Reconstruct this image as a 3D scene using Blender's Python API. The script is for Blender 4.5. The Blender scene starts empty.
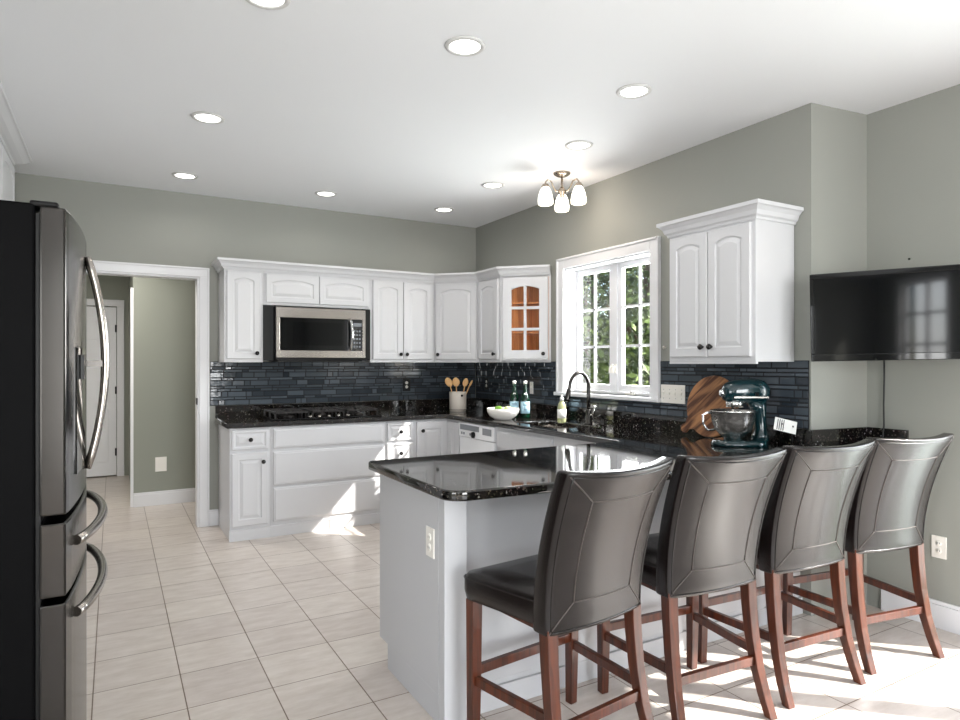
import bpy, bmesh, math, random
from mathutils import Vector, Matrix
random.seed(7)
S = bpy.context.scene
COL = S.collection
PI = math.pi
R = math.radians

# ---------------------------------------------------------------- camera
cam = bpy.data.cameras.new('camera')
camo = bpy.data.objects.new('camera', cam); COL.objects.link(camo)
camo.location = (0, 0, 1.375)
camo.rotation_euler = (R(90), 0, R(-29.75))
cam.sensor_fit = 'HORIZONTAL'; cam.sensor_width = 36.0
cam.lens = 642 / 960 * 36.0
cam.shift_y = 3.5 / 960
cam.clip_start = 0.05; cam.clip_end = 300
S.camera = camo

# ---------------------------------------------------------------- world, sun, daylight, exposure
W = bpy.data.worlds.new('world'); S.world = W; W.use_nodes = True
wn = W.node_tree.nodes; wl = W.node_tree.links
bg = wn['Background']
sky = wn.new('ShaderNodeTexSky'); sky.sky_type = 'NISHITA'; sky.sun_disc = False
sky.sun_elevation = R(41); sky.sun_rotation = R(132); sky.dust_density = 1.0
wl.new(sky.outputs[0], bg.inputs[0]); bg.inputs[1].default_value = 0.42

sd = bpy.data.lights.new('sun', 'SUN'); sd.energy = 15.0; sd.angle = R(0.6); sd.color = (1.0, 0.96, 0.9)
so = bpy.data.objects.new('sun', sd); COL.objects.link(so)
so.location = (8, -8, 9)
so.rotation_euler = Vector((-1.12, 1.0, -1.17)).to_track_quat('-Z', 'Y').to_euler()

def area(name, loc, direction, sx, sy, power, color=(1, 1, 1)):
    d = bpy.data.lights.new(name, 'AREA'); d.shape = 'RECTANGLE'; d.size = sx; d.size_y = sy
    d.energy = power; d.color = color
    o = bpy.data.objects.new(name, d); COL.objects.link(o); o.location = loc
    o.rotation_euler = Vector(direction).to_track_quat('-Z', 'Y').to_euler()
    return o
# area lamps at the openings; wide rear and side windows are added for fill
area('added_fill_rear', (0.85, -3.85, 1.35), (0, 1, 0.06), 2.1, 2.0, 215, (0.96, 0.98, 1.0))  # fill lamp at an invented window behind the camera
area('daylight_rear_arch_window', (-2.52, -3.85, 1.9), (0, 1, 0), .85, 1.4, 40, (0.96, 0.98, 1.0))
area('added_fill_side', (-3.75, -1.3, 1.4), (1, 0.2, 0), 2.4, 1.8, 125, (0.96, 0.98, 1.0))  # fill lamp at an invented left window, brightens the right wall
area('daylight_sliding_door', (3.98, 0.45, 1.15), (-1, 0, 0.0), 1.9, 1.9, 72, (0.94, 0.97, 1.0))
area('daylight_kitchen_window', (3.62, 3.83, 1.7), (-1, 0, 0), 0.9, 0.9, 72, (0.95, 0.99, 1.0))

S.view_settings.view_transform = 'Standard'
S.view_settings.look = 'None'
S.view_settings.gamma = 1.0
S.view_settings.use_curve_mapping = False
S.view_settings.exposure = 0.13

# ---------------------------------------------------------------- materials
def srgb(r, g, b):
    f = lambda c: (c/255/12.92) if c/255 <= 0.04045 else ((c/255+0.055)/1.055)**2.4
    return (f(r), f(g), f(b), 1)
def mat(name, col, rough=0.5, metal=0.0, noise=0.0, nscale=30, bump=0.0, bscale=200, coat=0.0, spec=0.5, emit=None, estr=0, trans=0.0, alpha=1.0):
    m = bpy.data.materials.new(name); m.use_nodes = True
    nt = m.node_tree; b = nt.nodes['Principled BSDF']
    b.inputs['Base Color'].default_value = col
    b.inputs['Roughness'].default_value = rough
    b.inputs['Metallic'].default_value = metal
    b.inputs['Coat Weight'].default_value = coat
    b.inputs['Coat Roughness'].default_value = 0.08
    b.inputs['Specular IOR Level'].default_value = spec
    b.inputs['Transmission Weight'].default_value = trans
    if emit:
        b.inputs['Emission Color'].default_value = emit; b.inputs['Emission Strength'].default_value = estr
    tc = nt.nodes.new('ShaderNodeTexCoord')
    if noise > 0:
        n = nt.nodes.new('ShaderNodeTexNoise'); n.inputs['Scale'].default_value = nscale; n.inputs['Detail'].default_value = 4
        nt.links.new(tc.outputs['Object'], n.inputs['Vector'])
        mx = nt.nodes.new('ShaderNodeMix'); mx.data_type = 'RGBA'
        mx.inputs['A'].default_value = tuple(min(1, c*(1-noise)) for c in col[:3])+(1,)
        mx.inputs['B'].default_value = tuple(min(1, c*(1+noise)) for c in col[:3])+(1,)
        nt.links.new(n.outputs['Fac'], mx.inputs['Factor']); nt.links.new(mx.outputs['Result'], b.inputs['Base Color'])
    if bump > 0:
        n2 = nt.nodes.new('ShaderNodeTexNoise'); n2.inputs['Scale'].default_value = bscale; n2.inputs['Detail'].default_value = 3
        nt.links.new(tc.outputs['Object'], n2.inputs['Vector'])
        bp = nt.nodes.new('ShaderNodeBump'); bp.inputs['Strength'].default_value = bump; bp.inputs['Distance'].default_value = 0.002
        nt.links.new(n2.outputs['Fac'], bp.inputs['Height']); nt.links.new(bp.outputs[0], b.inputs['Normal'])
    return m

M = {}
M['wall'] = mat('green_grey_paint', srgb(148, 149, 142), 0.6, noise=0.02, nscale=3, bump=0.05, bscale=300)
M['hall'] = mat('hall_paint', srgb(146, 149, 138), 0.6, noise=0.02, nscale=3)
M['ceil'] = mat('ceiling_paint', srgb(234, 235, 237), 0.7, noise=0.01, nscale=2)
M['trim'] = mat('white_trim_paint', srgb(226, 226, 228), 0.35, noise=0.01, nscale=5)
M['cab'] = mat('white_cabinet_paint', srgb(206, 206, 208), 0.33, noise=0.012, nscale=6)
M['penin'] = mat('peninsula_shaded_white', srgb(190, 190, 192), 0.4, noise=0.012, nscale=6)  # cabinet white with the dim light on this side put into its colour
M['knob'] = mat('black_knob', srgb(20, 18, 17), 0.25, 0.3, noise=0.05)
M['steel'] = mat('stainless_steel', srgb(168, 162, 156), 0.22, 1.0, noise=0.04, nscale=12)
M['dsteel'] = mat('dark_stainless', srgb(66, 64, 62), 0.2, 1.0, noise=0.05, nscale=8)
M['chrome'] = mat('polished_chrome', srgb(215, 215, 215), 0.07, 1.0, noise=0.01)
M['fblack'] = mat('fridge_black', srgb(6, 6, 7), 0.5, noise=0.1, bump=0.1, spec=0.05)
M['black'] = mat('black_plastic', srgb(10, 10, 11), 0.35, noise=0.05, spec=0.25)
M['bglass'] = mat('black_glass', srgb(8, 9, 11), 0.04, noise=0.02)
M['screen'] = mat('tv_screen', srgb(4, 5, 7), 0.05, noise=0.02, spec=0.35)
M['leather'] = mat('brown_black_leather', srgb(18, 12, 11), 0.25, noise=0.12, nscale=20, bump=0.35, bscale=300, coat=0.12, spec=0.5)
M['seam'] = mat('leather_seam', srgb(70, 62, 58), 0.5, noise=0.1)
M['whitep'] = mat('white_plastic', srgb(238, 234, 226), 0.35, noise=0.01)
M['white_app'] = mat('white_appliance', srgb(235, 236, 238), 0.22, noise=0.01)
M['grey_pl'] = mat('grey_panel', srgb(120, 124, 130), 0.3, noise=0.05)
M['crock'] = mat('stoneware', srgb(205, 196, 186), 0.3, noise=0.04, nscale=20)
M['ceramic'] = mat('white_ceramic', srgb(240, 236, 230), 0.2, noise=0.01)
M['teal'] = mat('teal_enamel', srgb(10, 42, 47), 0.15, noise=0.03, coat=0.5)
M['apple'] = mat('green_apple', srgb(120, 165, 60), 0.3, noise=0.15, nscale=12)
M['pale_apple'] = mat('pale_apple', srgb(220, 222, 170), 0.3, noise=0.1, nscale=12)
M['utw'] = mat('utensil_wood', srgb(214, 168, 112), 0.5, noise=0.12, nscale=18)
M['label_blue'] = mat('pale_blue_label', srgb(170, 205, 222), 0.4, noise=0.05)
M['label_ink'] = mat('blue_ink', srgb(50, 80, 110), 0.4, noise=0.05)
M['gbottle'] = mat('green_bottle_glass', srgb(8, 44, 28), 0.05, noise=0.03, trans=0.3)
M['soap'] = mat('yellow_green_soap', srgb(222, 226, 180), 0.12, noise=0.03, trans=0.6)
M['bronze'] = mat('dark_faucet_metal', srgb(70, 68, 66), 0.16, 0.95, noise=0.04)
M['bnickel'] = mat('brushed_nickel', srgb(165, 154, 140), 0.25, 1.0, noise=0.04)
M['castiron'] = mat('cast_iron', srgb(46, 43, 42), 0.35, 0.4, noise=0.1, bump=0.2)
M['bark'] = mat('bark', srgb(90, 75, 60), 0.9, noise=0.3, nscale=10)
M['grass'] = mat('lawn_grass', srgb(85, 115, 55), 0.95, noise=0.3, nscale=4)
M['deck'] = mat('concrete_paving', srgb(180, 175, 165), 0.9, noise=0.1, nscale=6)
M['cord'] = mat('black_cord', srgb(25, 25, 25), 0.5, noise=0.05)
M['paper'] = mat('white_card', srgb(235, 235, 232), 0.6, noise=0.02)
M['inkblk'] = mat('black_ink', srgb(30, 30, 32), 0.6, noise=0.05)
M['canring'] = mat('can_trim', srgb(205, 204, 202), 0.4, noise=0.01)
M['bowlsteel'] = mat('bowl_steel', srgb(215, 213, 210), 0.25, 1.0, noise=0.03)
M['lamp'] = mat('lit_lens', srgb(255, 252, 245), 0.5, noise=0.01, emit=(1, 0.98, 0.94, 1), estr=4)
M['shade'] = mat('lit_frosted_shade', srgb(255, 248, 235), 0.4, noise=0.02, emit=(1, 0.95, 0.86, 1), estr=1.5)

def wood(name, c1, c2, rough, scale, axis=2, coat=0.3, stretch=14, rot=0, p0=.3, p1=.7):
    m = bpy.data.materials.new(name); m.use_nodes = True
    nt = m.node_tree; b = nt.nodes['Principled BSDF']; b.inputs['Roughness'].default_value = rough
    b.inputs['Coat Weight'].default_value = coat; b.inputs['Coat Roughness'].default_value = 0.12
    tc = nt.nodes.new('ShaderNodeTexCoord'); mp = nt.nodes.new('ShaderNodeMapping')
    sc = [scale*stretch]*3; sc[axis] = scale; mp.inputs['Scale'].default_value = sc
    mr = nt.nodes.new('ShaderNodeMapping'); mr.inputs['Rotation'].default_value = (rot, 0, 0)
    nt.links.new(tc.outputs['Object'], mr.inputs['Vector']); nt.links.new(mr.outputs[0], mp.inputs['Vector'])
    n = nt.nodes.new('ShaderNodeTexNoise'); n.inputs['Scale'].default_value = 1; n.inputs['Detail'].default_value = 6; n.inputs['Distortion'].default_value = 0.6
    nt.links.new(mp.outputs[0], n.inputs['Vector'])
    r = nt.nodes.new('ShaderNodeValToRGB'); r.color_ramp.elements[0].color = c1; r.color_ramp.elements[1].color = c2
    r.color_ramp.elements[0].position = p0; r.color_ramp.elements[1].position = p1
    nt.links.new(n.outputs['Fac'], r.inputs[0]); nt.links.new(r.outputs[0], b.inputs['Base Color'])
    return m
M['cherry'] = wood('cherry_wood', srgb(46, 19, 9), srgb(92, 42, 19), 0.32, 3, coat=.1)
M['cabwood'] = wood('cabinet_inside_wood', srgb(190, 112, 50), srgb(226, 148, 80), 0.45, 3)
M['board'] = wood('board_wood', srgb(84, 47, 30), srgb(186, 132, 88), 0.4, 1.2, axis=1, coat=0.2, stretch=22, rot=R(42), p0=.4, p1=.6)
M['baseshoe'] = wood('toe_wood', srgb(205, 190, 176), srgb(215, 202, 190), 0.5, 2)

def granite():
    m = bpy.data.materials.new('black_granite'); m.use_nodes = True
    nt = m.node_tree; b = nt.nodes['Principled BSDF']; b.inputs['Roughness'].default_value = 0.045
    b.inputs['Specular IOR Level'].default_value = 0.75
    tc = nt.nodes.new('ShaderNodeTexCoord')
    v = nt.nodes.new('ShaderNodeTexVoronoi'); v.inputs['Scale'].default_value = 150
    nt.links.new(tc.outputs['Object'], v.inputs['Vector'])
    sep = nt.nodes.new('ShaderNodeSeparateColor'); nt.links.new(v.outputs['Color'], sep.inputs[0])
    r = nt.nodes.new('ShaderNodeValToRGB'); r.color_ramp.interpolation = 'CONSTANT'
    e = r.color_ramp.elements
    e[0].position = 0; e[0].color = srgb(13, 12, 12)
    e[1].position = 0.45; e[1].color = srgb(30, 27, 26)
    for p, c in ((0.74, srgb(50, 45, 41)), (0.91, srgb(82, 75, 68)), (0.983, srgb(150, 147, 143))):
        x = e.new(p); x.color = c
    nt.links.new(sep.outputs[0], r.inputs[0])
    n = nt.nodes.new('ShaderNodeTexNoise'); n.inputs['Scale'].default_value = 14; nt.links.new(tc.outputs['Object'], n.inputs['Vector'])
    mx = nt.nodes.new('ShaderNodeMix'); mx.data_type = 'RGBA'; mx.blend_type = 'MULTIPLY'; mx.inputs['Factor'].default_value = 0.5
    nt.links.new(r.outputs[0], mx.inputs['A']); nt.links.new(n.outputs['Color'], mx.inputs['B'])
    nt.links.new(mx.outputs['Result'], b.inputs['Base Color'])
    return m
M['granite'] = granite()

def tile_mat():
    m = bpy.data.materials.new('slate_glass_tile'); m.use_nodes = True
    nt = m.node_tree; b = nt.nodes['Principled BSDF']; b.inputs['Roughness'].default_value = 0.1
    g = nt.nodes.new('ShaderNodeNewGeometry')
    r = nt.nodes.new('ShaderNodeValToRGB'); e = r.color_ramp.elements
    e[0].color = srgb(44, 50, 57); e[1].color = srgb(86, 94, 102)
    nt.links.new(g.outputs['Random Per Island'], r.inputs[0]); nt.links.new(r.outputs[0], b.inputs['Base Color'])
    tc = nt.nodes.new('ShaderNodeTexCoord'); n = nt.nodes.new('ShaderNodeTexNoise'); n.inputs['Scale'].default_value = 25
    nt.links.new(tc.outputs['Object'], n.inputs['Vector'])
    bp = nt.nodes.new('ShaderNodeBump'); bp.inputs['Strength'].default_value = 0.15; bp.inputs['Distance'].default_value = 0.004
    nt.links.new(n.outputs['Fac'], bp.inputs['Height']); nt.links.new(bp.outputs[0], b.inputs['Normal'])
    return m
M['tile'] = tile_mat()
M['grout'] = mat('dark_grout', srgb(18, 20, 24), 0.8, noise=0.1)

def floor_mat():
    m = bpy.data.materials.new('beige_floor_tile'); m.use_nodes = True
    nt = m.node_tree; L = nt.links.new; b = nt.nodes['Principled BSDF']
    tc = nt.nodes.new('ShaderNodeTexCoord'); mp = nt.nodes.new('ShaderNodeMapping')
    mp.inputs['Location'].default_value = (-0.2575 + 0.33*40, -2.80 + 0.3215*40, 0)
    L(tc.outputs['Object'], mp.inputs['Vector'])
    br = nt.nodes.new('ShaderNodeTexBrick'); br.offset = 0; br.squash = 1; br.inputs['Scale'].default_value = 1
    br.inputs['Brick Width'].default_value = 0.33; br.inputs['Row Height'].default_value = 0.3215
    br.inputs['Mortar Size'].default_value = 0.0028; br.inputs['Mortar Smooth'].default_value = 0.3
    br.inputs['Color1'].default_value = srgb(203, 194, 187); br.inputs['Color2'].default_value = srgb(213, 205, 197)
    br.inputs['Mortar'].default_value = srgb(118, 100, 84)
    L(mp.outputs[0], br.inputs['Vector'])
    mp2 = nt.nodes.new('ShaderNodeMapping'); mp2.inputs['Scale'].default_value = (5, 16, 1); L(tc.outputs['Object'], mp2.inputs['Vector'])
    n = nt.nodes.new('ShaderNodeTexNoise'); n.inputs['Scale'].default_value = 1.2; n.inputs['Detail'].default_value = 8; n.inputs['Roughness'].default_value = 0.65
    L(mp2.outputs[0], n.inputs['Vector'])
    r = nt.nodes.new('ShaderNodeValToRGB'); r.color_ramp.elements[0].color = (0.80, 0.77, 0.74, 1); r.color_ramp.elements[1].color = (1.0, 1.0, 1.0, 1)
    r.color_ramp.elements[0].position = 0.3; r.color_ramp.elements[1].position = 0.65
    L(n.outputs['Fac'], r.inputs[0])
    mx = nt.nodes.new('ShaderNodeMix'); mx.data_type = 'RGBA'; mx.blend_type = 'MULTIPLY'; mx.inputs['Factor'].default_value = 1
    L(br.outputs['Color'], mx.inputs['A']); L(r.outputs[0], mx.inputs['B']); L(mx.outputs['Result'], b.inputs['Base Color'])
    b.inputs['Roughness'].default_value = 0.3
    bp = nt.nodes.new('ShaderNodeBump'); bp.inputs['Strength'].default_value = 0.5; bp.inputs['Distance'].default_value = 0.002; bp.invert = True
    L(br.outputs['Fac'], bp.inputs['Height']); L(bp.outputs[0], b.inputs['Normal'])
    return m
M['floor'] = floor_mat()

def pane_mat():
    m = bpy.data.materials.new('window_glass'); m.use_nodes = True
    nt = m.node_tree; nt.nodes.remove(nt.nodes['Principled BSDF']); out = nt.nodes['Material Output']
    t = nt.nodes.new('ShaderNodeBsdfTransparent'); g = nt.nodes.new('ShaderNodeBsdfGlossy'); g.inputs['Roughness'].default_value = 0.02
    lw = nt.nodes.new('ShaderNodeLayerWeight'); lw.inputs['Blend'].default_value = 0.5
    pw = nt.nodes.new('ShaderNodeMath'); pw.operation = 'POWER'; pw.inputs[1].default_value = 4; nt.links.new(lw.outputs['Facing'], pw.inputs[0])
    f = nt.nodes.new('ShaderNodeMath'); f.operation = 'MULTIPLY_ADD'; f.inputs[1].default_value = 0.7; f.inputs[2].default_value = 0.05; nt.links.new(pw.outputs[0], f.inputs[0])
    mx = nt.nodes.new('ShaderNodeMixShader')
    nt.links.new(f.outputs[0], mx.inputs[0]); nt.links.new(t.outputs[0], mx.inputs[1]); nt.links.new(g.outputs[0], mx.inputs[2])
    nt.links.new(mx.outputs[0], out.inputs[0])
    return m
M['pane'] = pane_mat()

def leaf_mat(name, a, b_):
    m = bpy.data.materials.new(name); m.use_nodes = True
    nt = m.node_tree; b = nt.nodes['Principled BSDF']; b.inputs['Roughness'].default_value = 0.6
    g = nt.nodes.new('ShaderNodeNewGeometry'); r = nt.nodes.new('ShaderNodeValToRGB')
    r.color_ramp.elements[0].color = a; r.color_ramp.elements[1].color = b_
    nt.links.new(g.outputs['Random Per Island'], r.inputs[0]); nt.links.new(r.outputs[0], b.inputs['Base Color'])
    return m
M['leaf'] = leaf_mat('green_leaves', srgb(34, 50, 22), srgb(118, 138, 72))
M['leaf2'] = leaf_mat('dark_leaves', srgb(26, 38, 22), srgb(92, 112, 62))

# ---------------------------------------------------------------- mesh builder
class MB:
    def __init__(s): s.v = []; s.f = []; s.sm = []
    def add(s, vs, fs, smooth=False):
        o = len(s.v); s.v += [tuple(p) for p in vs]
        s.f += [tuple(i+o for i in f) for f in fs]; s.sm += [smooth]*len(fs); return s
    def box(s, x0, x1, y0, y1, z0, z1):
        x0, x1 = min(x0, x1), max(x0, x1); y0, y1 = min(y0, y1), max(y0, y1); z0, z1 = min(z0, z1), max(z0, z1)
        vs = [(x, y, z) for z in (z0, z1) for y in (y0, y1) for x in (x0, x1)]
        return s.add(vs, [(0, 2, 3, 1), (4, 5, 7, 6), (0, 1, 5, 4), (2, 6, 7, 3), (0, 4, 6, 2), (1, 3, 7, 5)])
    def hexa(s, bot, top):
        return s.add(list(bot)+list(top), [(3, 2, 1, 0), (4, 5, 6, 7), (0, 1, 5, 4), (1, 2, 6, 5), (2, 3, 7, 6), (3, 0, 4, 7)])
    def prism(s, poly, z0, z1):
        n = len(poly); vs = [(x, y, z0) for x, y in poly]+[(x, y, z1) for x, y in poly]
        return s.add(vs, [tuple(range(n-1, -1, -1)), tuple(range(n, 2*n))]+[(i, (i+1) % n, n+(i+1) % n, n+i) for i in range(n)])
    def loops(s, ls, cap0=True, cap1=True, smooth=True, close=False):
        n = len(ls[0]); vs = [p for l in ls for p in l]; fs = []
        for k in range(len(ls)-1+(1 if close else 0)):
            a = k*n; b = ((k+1) % len(ls))*n
            fs += [(a+i, a+(i+1) % n, b+(i+1) % n, b+i) for i in range(n)]
        s.add(vs, fs, smooth)
        o = len(s.v)-len(vs)
        if cap0 and not close: s.f.append(tuple(o+i for i in range(n-1, -1, -1))); s.sm.append(False)
        if cap1 and not close: s.f.append(tuple(o+(len(ls)-1)*n+i for i in range(n))); s.sm.append(False)
        return s
    def tube(s, path, r, n=10, caps=True, close=False, flat=1.0):
        P = [Vector(p) for p in path]; ls = []; up = None
        for i, p in enumerate(P):
            if close: t = (P[(i+1) % len(P)]-P[i-1])
            else: t = (P[min(i+1, len(P)-1)]-P[max(i-1, 0)])
            t.normalize()
            if up is None:
                up = Vector((0, 0, 1)) if abs(t.z) < 0.9 else Vector((1, 0, 0))
            a = t.cross(up); a.normalize(); b = a.cross(t); b.normalize(); up = b
            rr = r[i] if isinstance(r, (list, tuple)) else r
            ls.append([p+a*rr*math.cos(2*PI*k/n)+b*rr*flat*math.sin(2*PI*k/n) for k in range(n)])
        return s.loops(ls, caps, caps, True, close)
    def lathe(s, prof, c=(0, 0, 0), n=24, axis='z', caps=True):
        ls = []
        for r, h in prof:
            l = []
            for k in range(n):
                a = 2*PI*k/n; x, y = r*math.cos(a), r*math.sin(a)
                if axis == 'z': p = (c[0]+x, c[1]+y, c[2]+h)
                elif axis == '-y': p = (c[0]+x, c[1]-h, c[2]+y)
                elif axis == 'x': p = (c[0]+h, c[1]+x, c[2]+y)
                else: p = (c[0]+x, c[1]+h, c[2]+y)
                l.append(p)
            ls.append(l)
        return s.loops(ls, caps, caps, True)
    def build(s, name, m, parent=None, world=False, bevel=0, seg=2, loc=None, sub=0):
        me = bpy.data.meshes.new(name)
        vs = s.v
        if world and parent is not None:
            off = Vector((0, 0, 0)); p = parent
            while p is not None: off += p.location; p = p.parent
            vs = [(v[0]-off.x, v[1]-off.y, v[2]-off.z) for v in vs]
        if loc is not None: vs = [(v[0]-loc[0], v[1]-loc[1], v[2]-loc[2]) for v in vs]
        me.from_pydata(vs, [], s.f); me.update()
        me.polygons.foreach_set('use_smooth', s.sm)
        bm = bmesh.new(); bm.from_mesh(me); bmesh.ops.recalc_face_normals(bm, faces=bm.faces); bm.to_mesh(me); bm.free()
        me.materials.append(m)
        o = bpy.data.objects.new(name, me); COL.objects.link(o)
        if parent is not None: o.parent = parent
        if loc is not None: o.location = loc
        if bevel:
            md = o.modifiers.new('bevel', 'BEVEL'); md.width = bevel; md.segments = seg; md.limit_method = 'ANGLE'; md.angle_limit = R(40)
        if sub:
            md = o.modifiers.new('sub', 'SUBSURF'); md.levels = sub; md.render_levels = sub
        return o

def tag(o, label=None, cat=None, group=None, kind=None):
    if label: o['label'] = label
    if cat: o['category'] = cat
    if group: o['group'] = group
    if kind: o['kind'] = kind
    return o
def thing(name, loc, rz, label, cat, group=None):
    o = bpy.data.objects.new(name, None); COL.objects.link(o)
    o.empty_display_size = 0.1
    o.location = loc; o.rotation_euler = (0, 0, rz)
    return tag(o, label, cat, group)
def struct(name, mb, m, label=None, bevel=0):
    o = mb.build(name, m, bevel=bevel); o['kind'] = 'structure'
    if label: o['label'] = label
    return o
def copy_tree(o, parent=None):
    c = o.copy(); COL.objects.link(c)
    if parent is not None: c.parent = parent
    for ch in list(o.children): copy_tree(ch, c)
    return c

# ================================================================ SETTING
CEIL = 2.795
YB = 5.86      # back wall
XW = 3.30      # window wall
XN = 3.735     # breakfast side wall
WY0, WY1, WZ0, WZ1 = 3.332, 4.333, 1.135, 2.17   # kitchen window opening

struct('floor', MB().box(-3.7, 3.9, -3.8, 9.3, -0.1, 0), M['floor'], 'beige square floor tiles with thin brown grout')
struct('ceiling', MB().box(-3.7, 3.95, -3.8, 9.3, CEIL, CEIL+0.15), M['ceil'], 'smooth white flat ceiling')
mb = MB(); mb.box(-1.1, -0.27, YB, YB+.12, 0, CEIL); mb.box(-0.27, .627, YB, YB+.12, 2.10, CEIL); mb.box(.627, XW+.15, YB, YB+.12, 0, CEIL)
struct('wall_back', mb, M['wall'], 'green grey wall behind the range with hall doorway')
mb = MB(); mb.box(XW, XW+.15, 2.25, WY0, 0, CEIL); mb.box(XW, XW+.15, WY1, YB, 0, CEIL)
mb.box(XW, XW+.15, WY0, WY1, 0, WZ0); mb.box(XW, XW+.15, WY0, WY1, WZ1, CEIL)
struct('wall_window', mb, M['wall'], 'green grey wall holding the sink window')
struct('wall_return', MB().prism([(XW, 2.14), (XN, 2.085), (XN+.15, 2.085), (XN+.15, 2.25), (XW, 2.25)], 0, CEIL), M['wall'], 'short pale green return wall behind the television')
SD0, SD1, SDT = -0.55, 1.40, 2.12
mb = MB(); mb.box(XN, XN+.15, SD1, 2.085, 0, CEIL); mb.box(XN, XN+.15, SD0, SD1, SDT, CEIL); mb.box(XN, XN+.15, -3.6, SD0, 0, CEIL)
struct('wall_right', mb, M['wall'], 'pale green wall of the breakfast area')
mb = MB()
ops = [(-2.95, -2.10, 1.2, 2.6), (-.2, 1.9, .35, 2.35)]  # second opening is an invented window, placed for fill light
x = -3.65
for (a, b, z0, z1) in ops:
    mb.box(x, a, -3.75, -3.6, 0, CEIL); mb.box(a, b, -3.75, -3.6, 0, z0); mb.box(a, b, -3.75, -3.6, z1, CEIL); x = b
mb.box(x, XN+.15, -3.75, -3.6, 0, CEIL)
struct('wall_rear', mb, M['wall'])
mb = MB(); mb.box(-3.65, -3.5, -3.6, -2.5, 0, CEIL); mb.box(-3.65, -3.5, -.1, 1.45, 0, CEIL)
mb.box(-3.65, -3.5, -2.5, -.1, 0, .5); mb.box(-3.65, -3.5, -2.5, -.1, 2.3, CEIL)
mb.box(-3.5, -.95, 1.3, 1.45, 0, CEIL); mb.box(-1.1, -.95, 1.45, YB, 0, CEIL)
struct('wall_left', mb, M['wall'])
# hall beyond the doorway
struct('wall_hall', MB().box(.17, 3.4, 6.97, 7.09, 0, 2.72), M['hall'], 'green wall of the hall seen through the doorway')
mb = MB(); mb.box(.17, .29, 7.09, 9.12, 0, 2.72); mb.box(-1.45, -.79, 9.0, 9.12, 0, 2.72); mb.box(.06, .17, 9.0, 9.12, 0, 2.72); mb.box(-.79, .06, 9.0, 9.12, 2.09, 2.72)
mb.box(-1.45, -1.3, YB+.12, 9.0, 0, 2.72); mb.box(-1.3, -1.1, YB, YB+.12, 0, CEIL); mb.box(3.3, 3.45, YB+.12, 6.97, 0, CEIL)
mb.box(-1.45, .29, 9.15, 9.2, 0, 2.72); struct('wall_far_hall', mb, M['hall'])  # backing slab added behind the far door to block outside light
hall = area('hall_added_fill', (-.5, 6.5, 2.6), (0, 0, -1), .8, .5, 36, (1, .95, .9))  # unseen ceiling lamp added to brighten the hall

# door casing
def casing(mb, x0, x1, zt, y, w=.079, t=.022):
    for (a, b) in ((x0-w, x0), (x1, x1+w)): mb.box(a, b, y-t, y, 0, zt)
    mb.box(x0-w, x1+w, y-t, y, zt, zt+w)
    for (a, b) in ((x0-w, x0-w+.016), (x1+w-.016, x1+w)): mb.box(a, b, y-t-.008, y-t, 0, zt+w-.016)
    mb.box(x0-w, x1+w, y-t-.008, y-t, zt+w-.016, zt+w)
mb = MB(); casing(mb, -.27, .627, 2.10, YB)
mb.box(-.27, -.255, YB-.01, YB+.13, 0, 2.10); mb.box(.612, .627, YB-.01, YB+.13, 0, 2.10); mb.box(-.255, .612, YB-.01, YB+.13, 2.085, 2.10)
dc = struct('door_1', mb, M['trim'], 'white casing around the open hall doorway', bevel=.003)
MB().box(.606, .616, YB-.014, YB+.04, 1.03, 1.085).build('strike_plate', M['black'], dc)
# far hall door
fd = bpy.data.objects.new('door_2', None); COL.objects.link(fd); fd.location = (-.365, 9.0, 0); fd['kind'] = 'structure'; fd['label'] = 'white panelled door at the far end of the hall'
mb = MB(); casing(mb, -.77, .04, 2.07, 9.0)
mb.build('door_casing', M['trim'], fd, world=True, bevel=.003)
mb = MB(); mb.box(-.765, .035, 9.0, 9.035, .015, 2.06)
for (a, b) in ((-.68, -.42), (-.31, -.05)):
    for (c, d) in ((.18, .82), (.95, 1.55), (1.66, 1.93)): mb.box(a, b, 8.992, 9.0, c, d)
mb.build('door_panel', M['trim'], fd, world=True, bevel=.006)
for z in (.3, 1.05, 1.8): MB().box(.02, .04, 8.975, 8.99, z-.045, z+.045).build('hinge', M['black'], fd, world=True)
MB().lathe([(.0, 0), (.02, .0), (.012, .02), (.028, .04), (.02, .065), (0, .068)], (-.7, 9.0, .98), 12, '-y').build('door_handle', M['bnickel'], fd, world=True)
struct('trim_hall_casing', MB().box(.145, .17, 6.985, 7.075, 0, 2.1), M['trim'])
bpy.data.objects['trim_hall_casing'].name = 'trim_1'

def base(mb, x0, y0, x1, y1, nx, ny, h=.135):
    t = .016
    if x0 == x1: mb.box(x0, x0+nx*t, y0, y1, 0, h-.02); mb.box(x0, x0+nx*t*.55, y0, y1, h-.02, h)
    else: mb.box(x0, x1, y0, y0+ny*t, 0, h-.02); mb.box(x0, x1, y0, y0+ny*t*.55, h-.02, h)
mb = MB(); base(mb, .17, 6.97, 3.3, 6.97, 0, -1); struct('baseboard_hall', mb, M['trim'], bevel=.002)
mb = MB(); base(mb, XN, 1.44, XN, 2.0, -1, 0, .14); base(mb, XN, -3.6, XN, SD0-.08, -1, 0, .14); struct('baseboard_right', mb, M['trim'], 'white baseboard along the breakfast area wall', bevel=.002)
mb = MB(); base(mb, .708, YB, .779, YB, 0, -1); base(mb, -.95, YB, -.35, YB, 0, -1); struct('baseboard_back', mb, M['trim'], bevel=.002)
mb = MB(); base(mb, -3.5, -3.6, XN-.02, -3.6, 0, 1); struct('baseboard_rear', mb, M['trim'])

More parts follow.
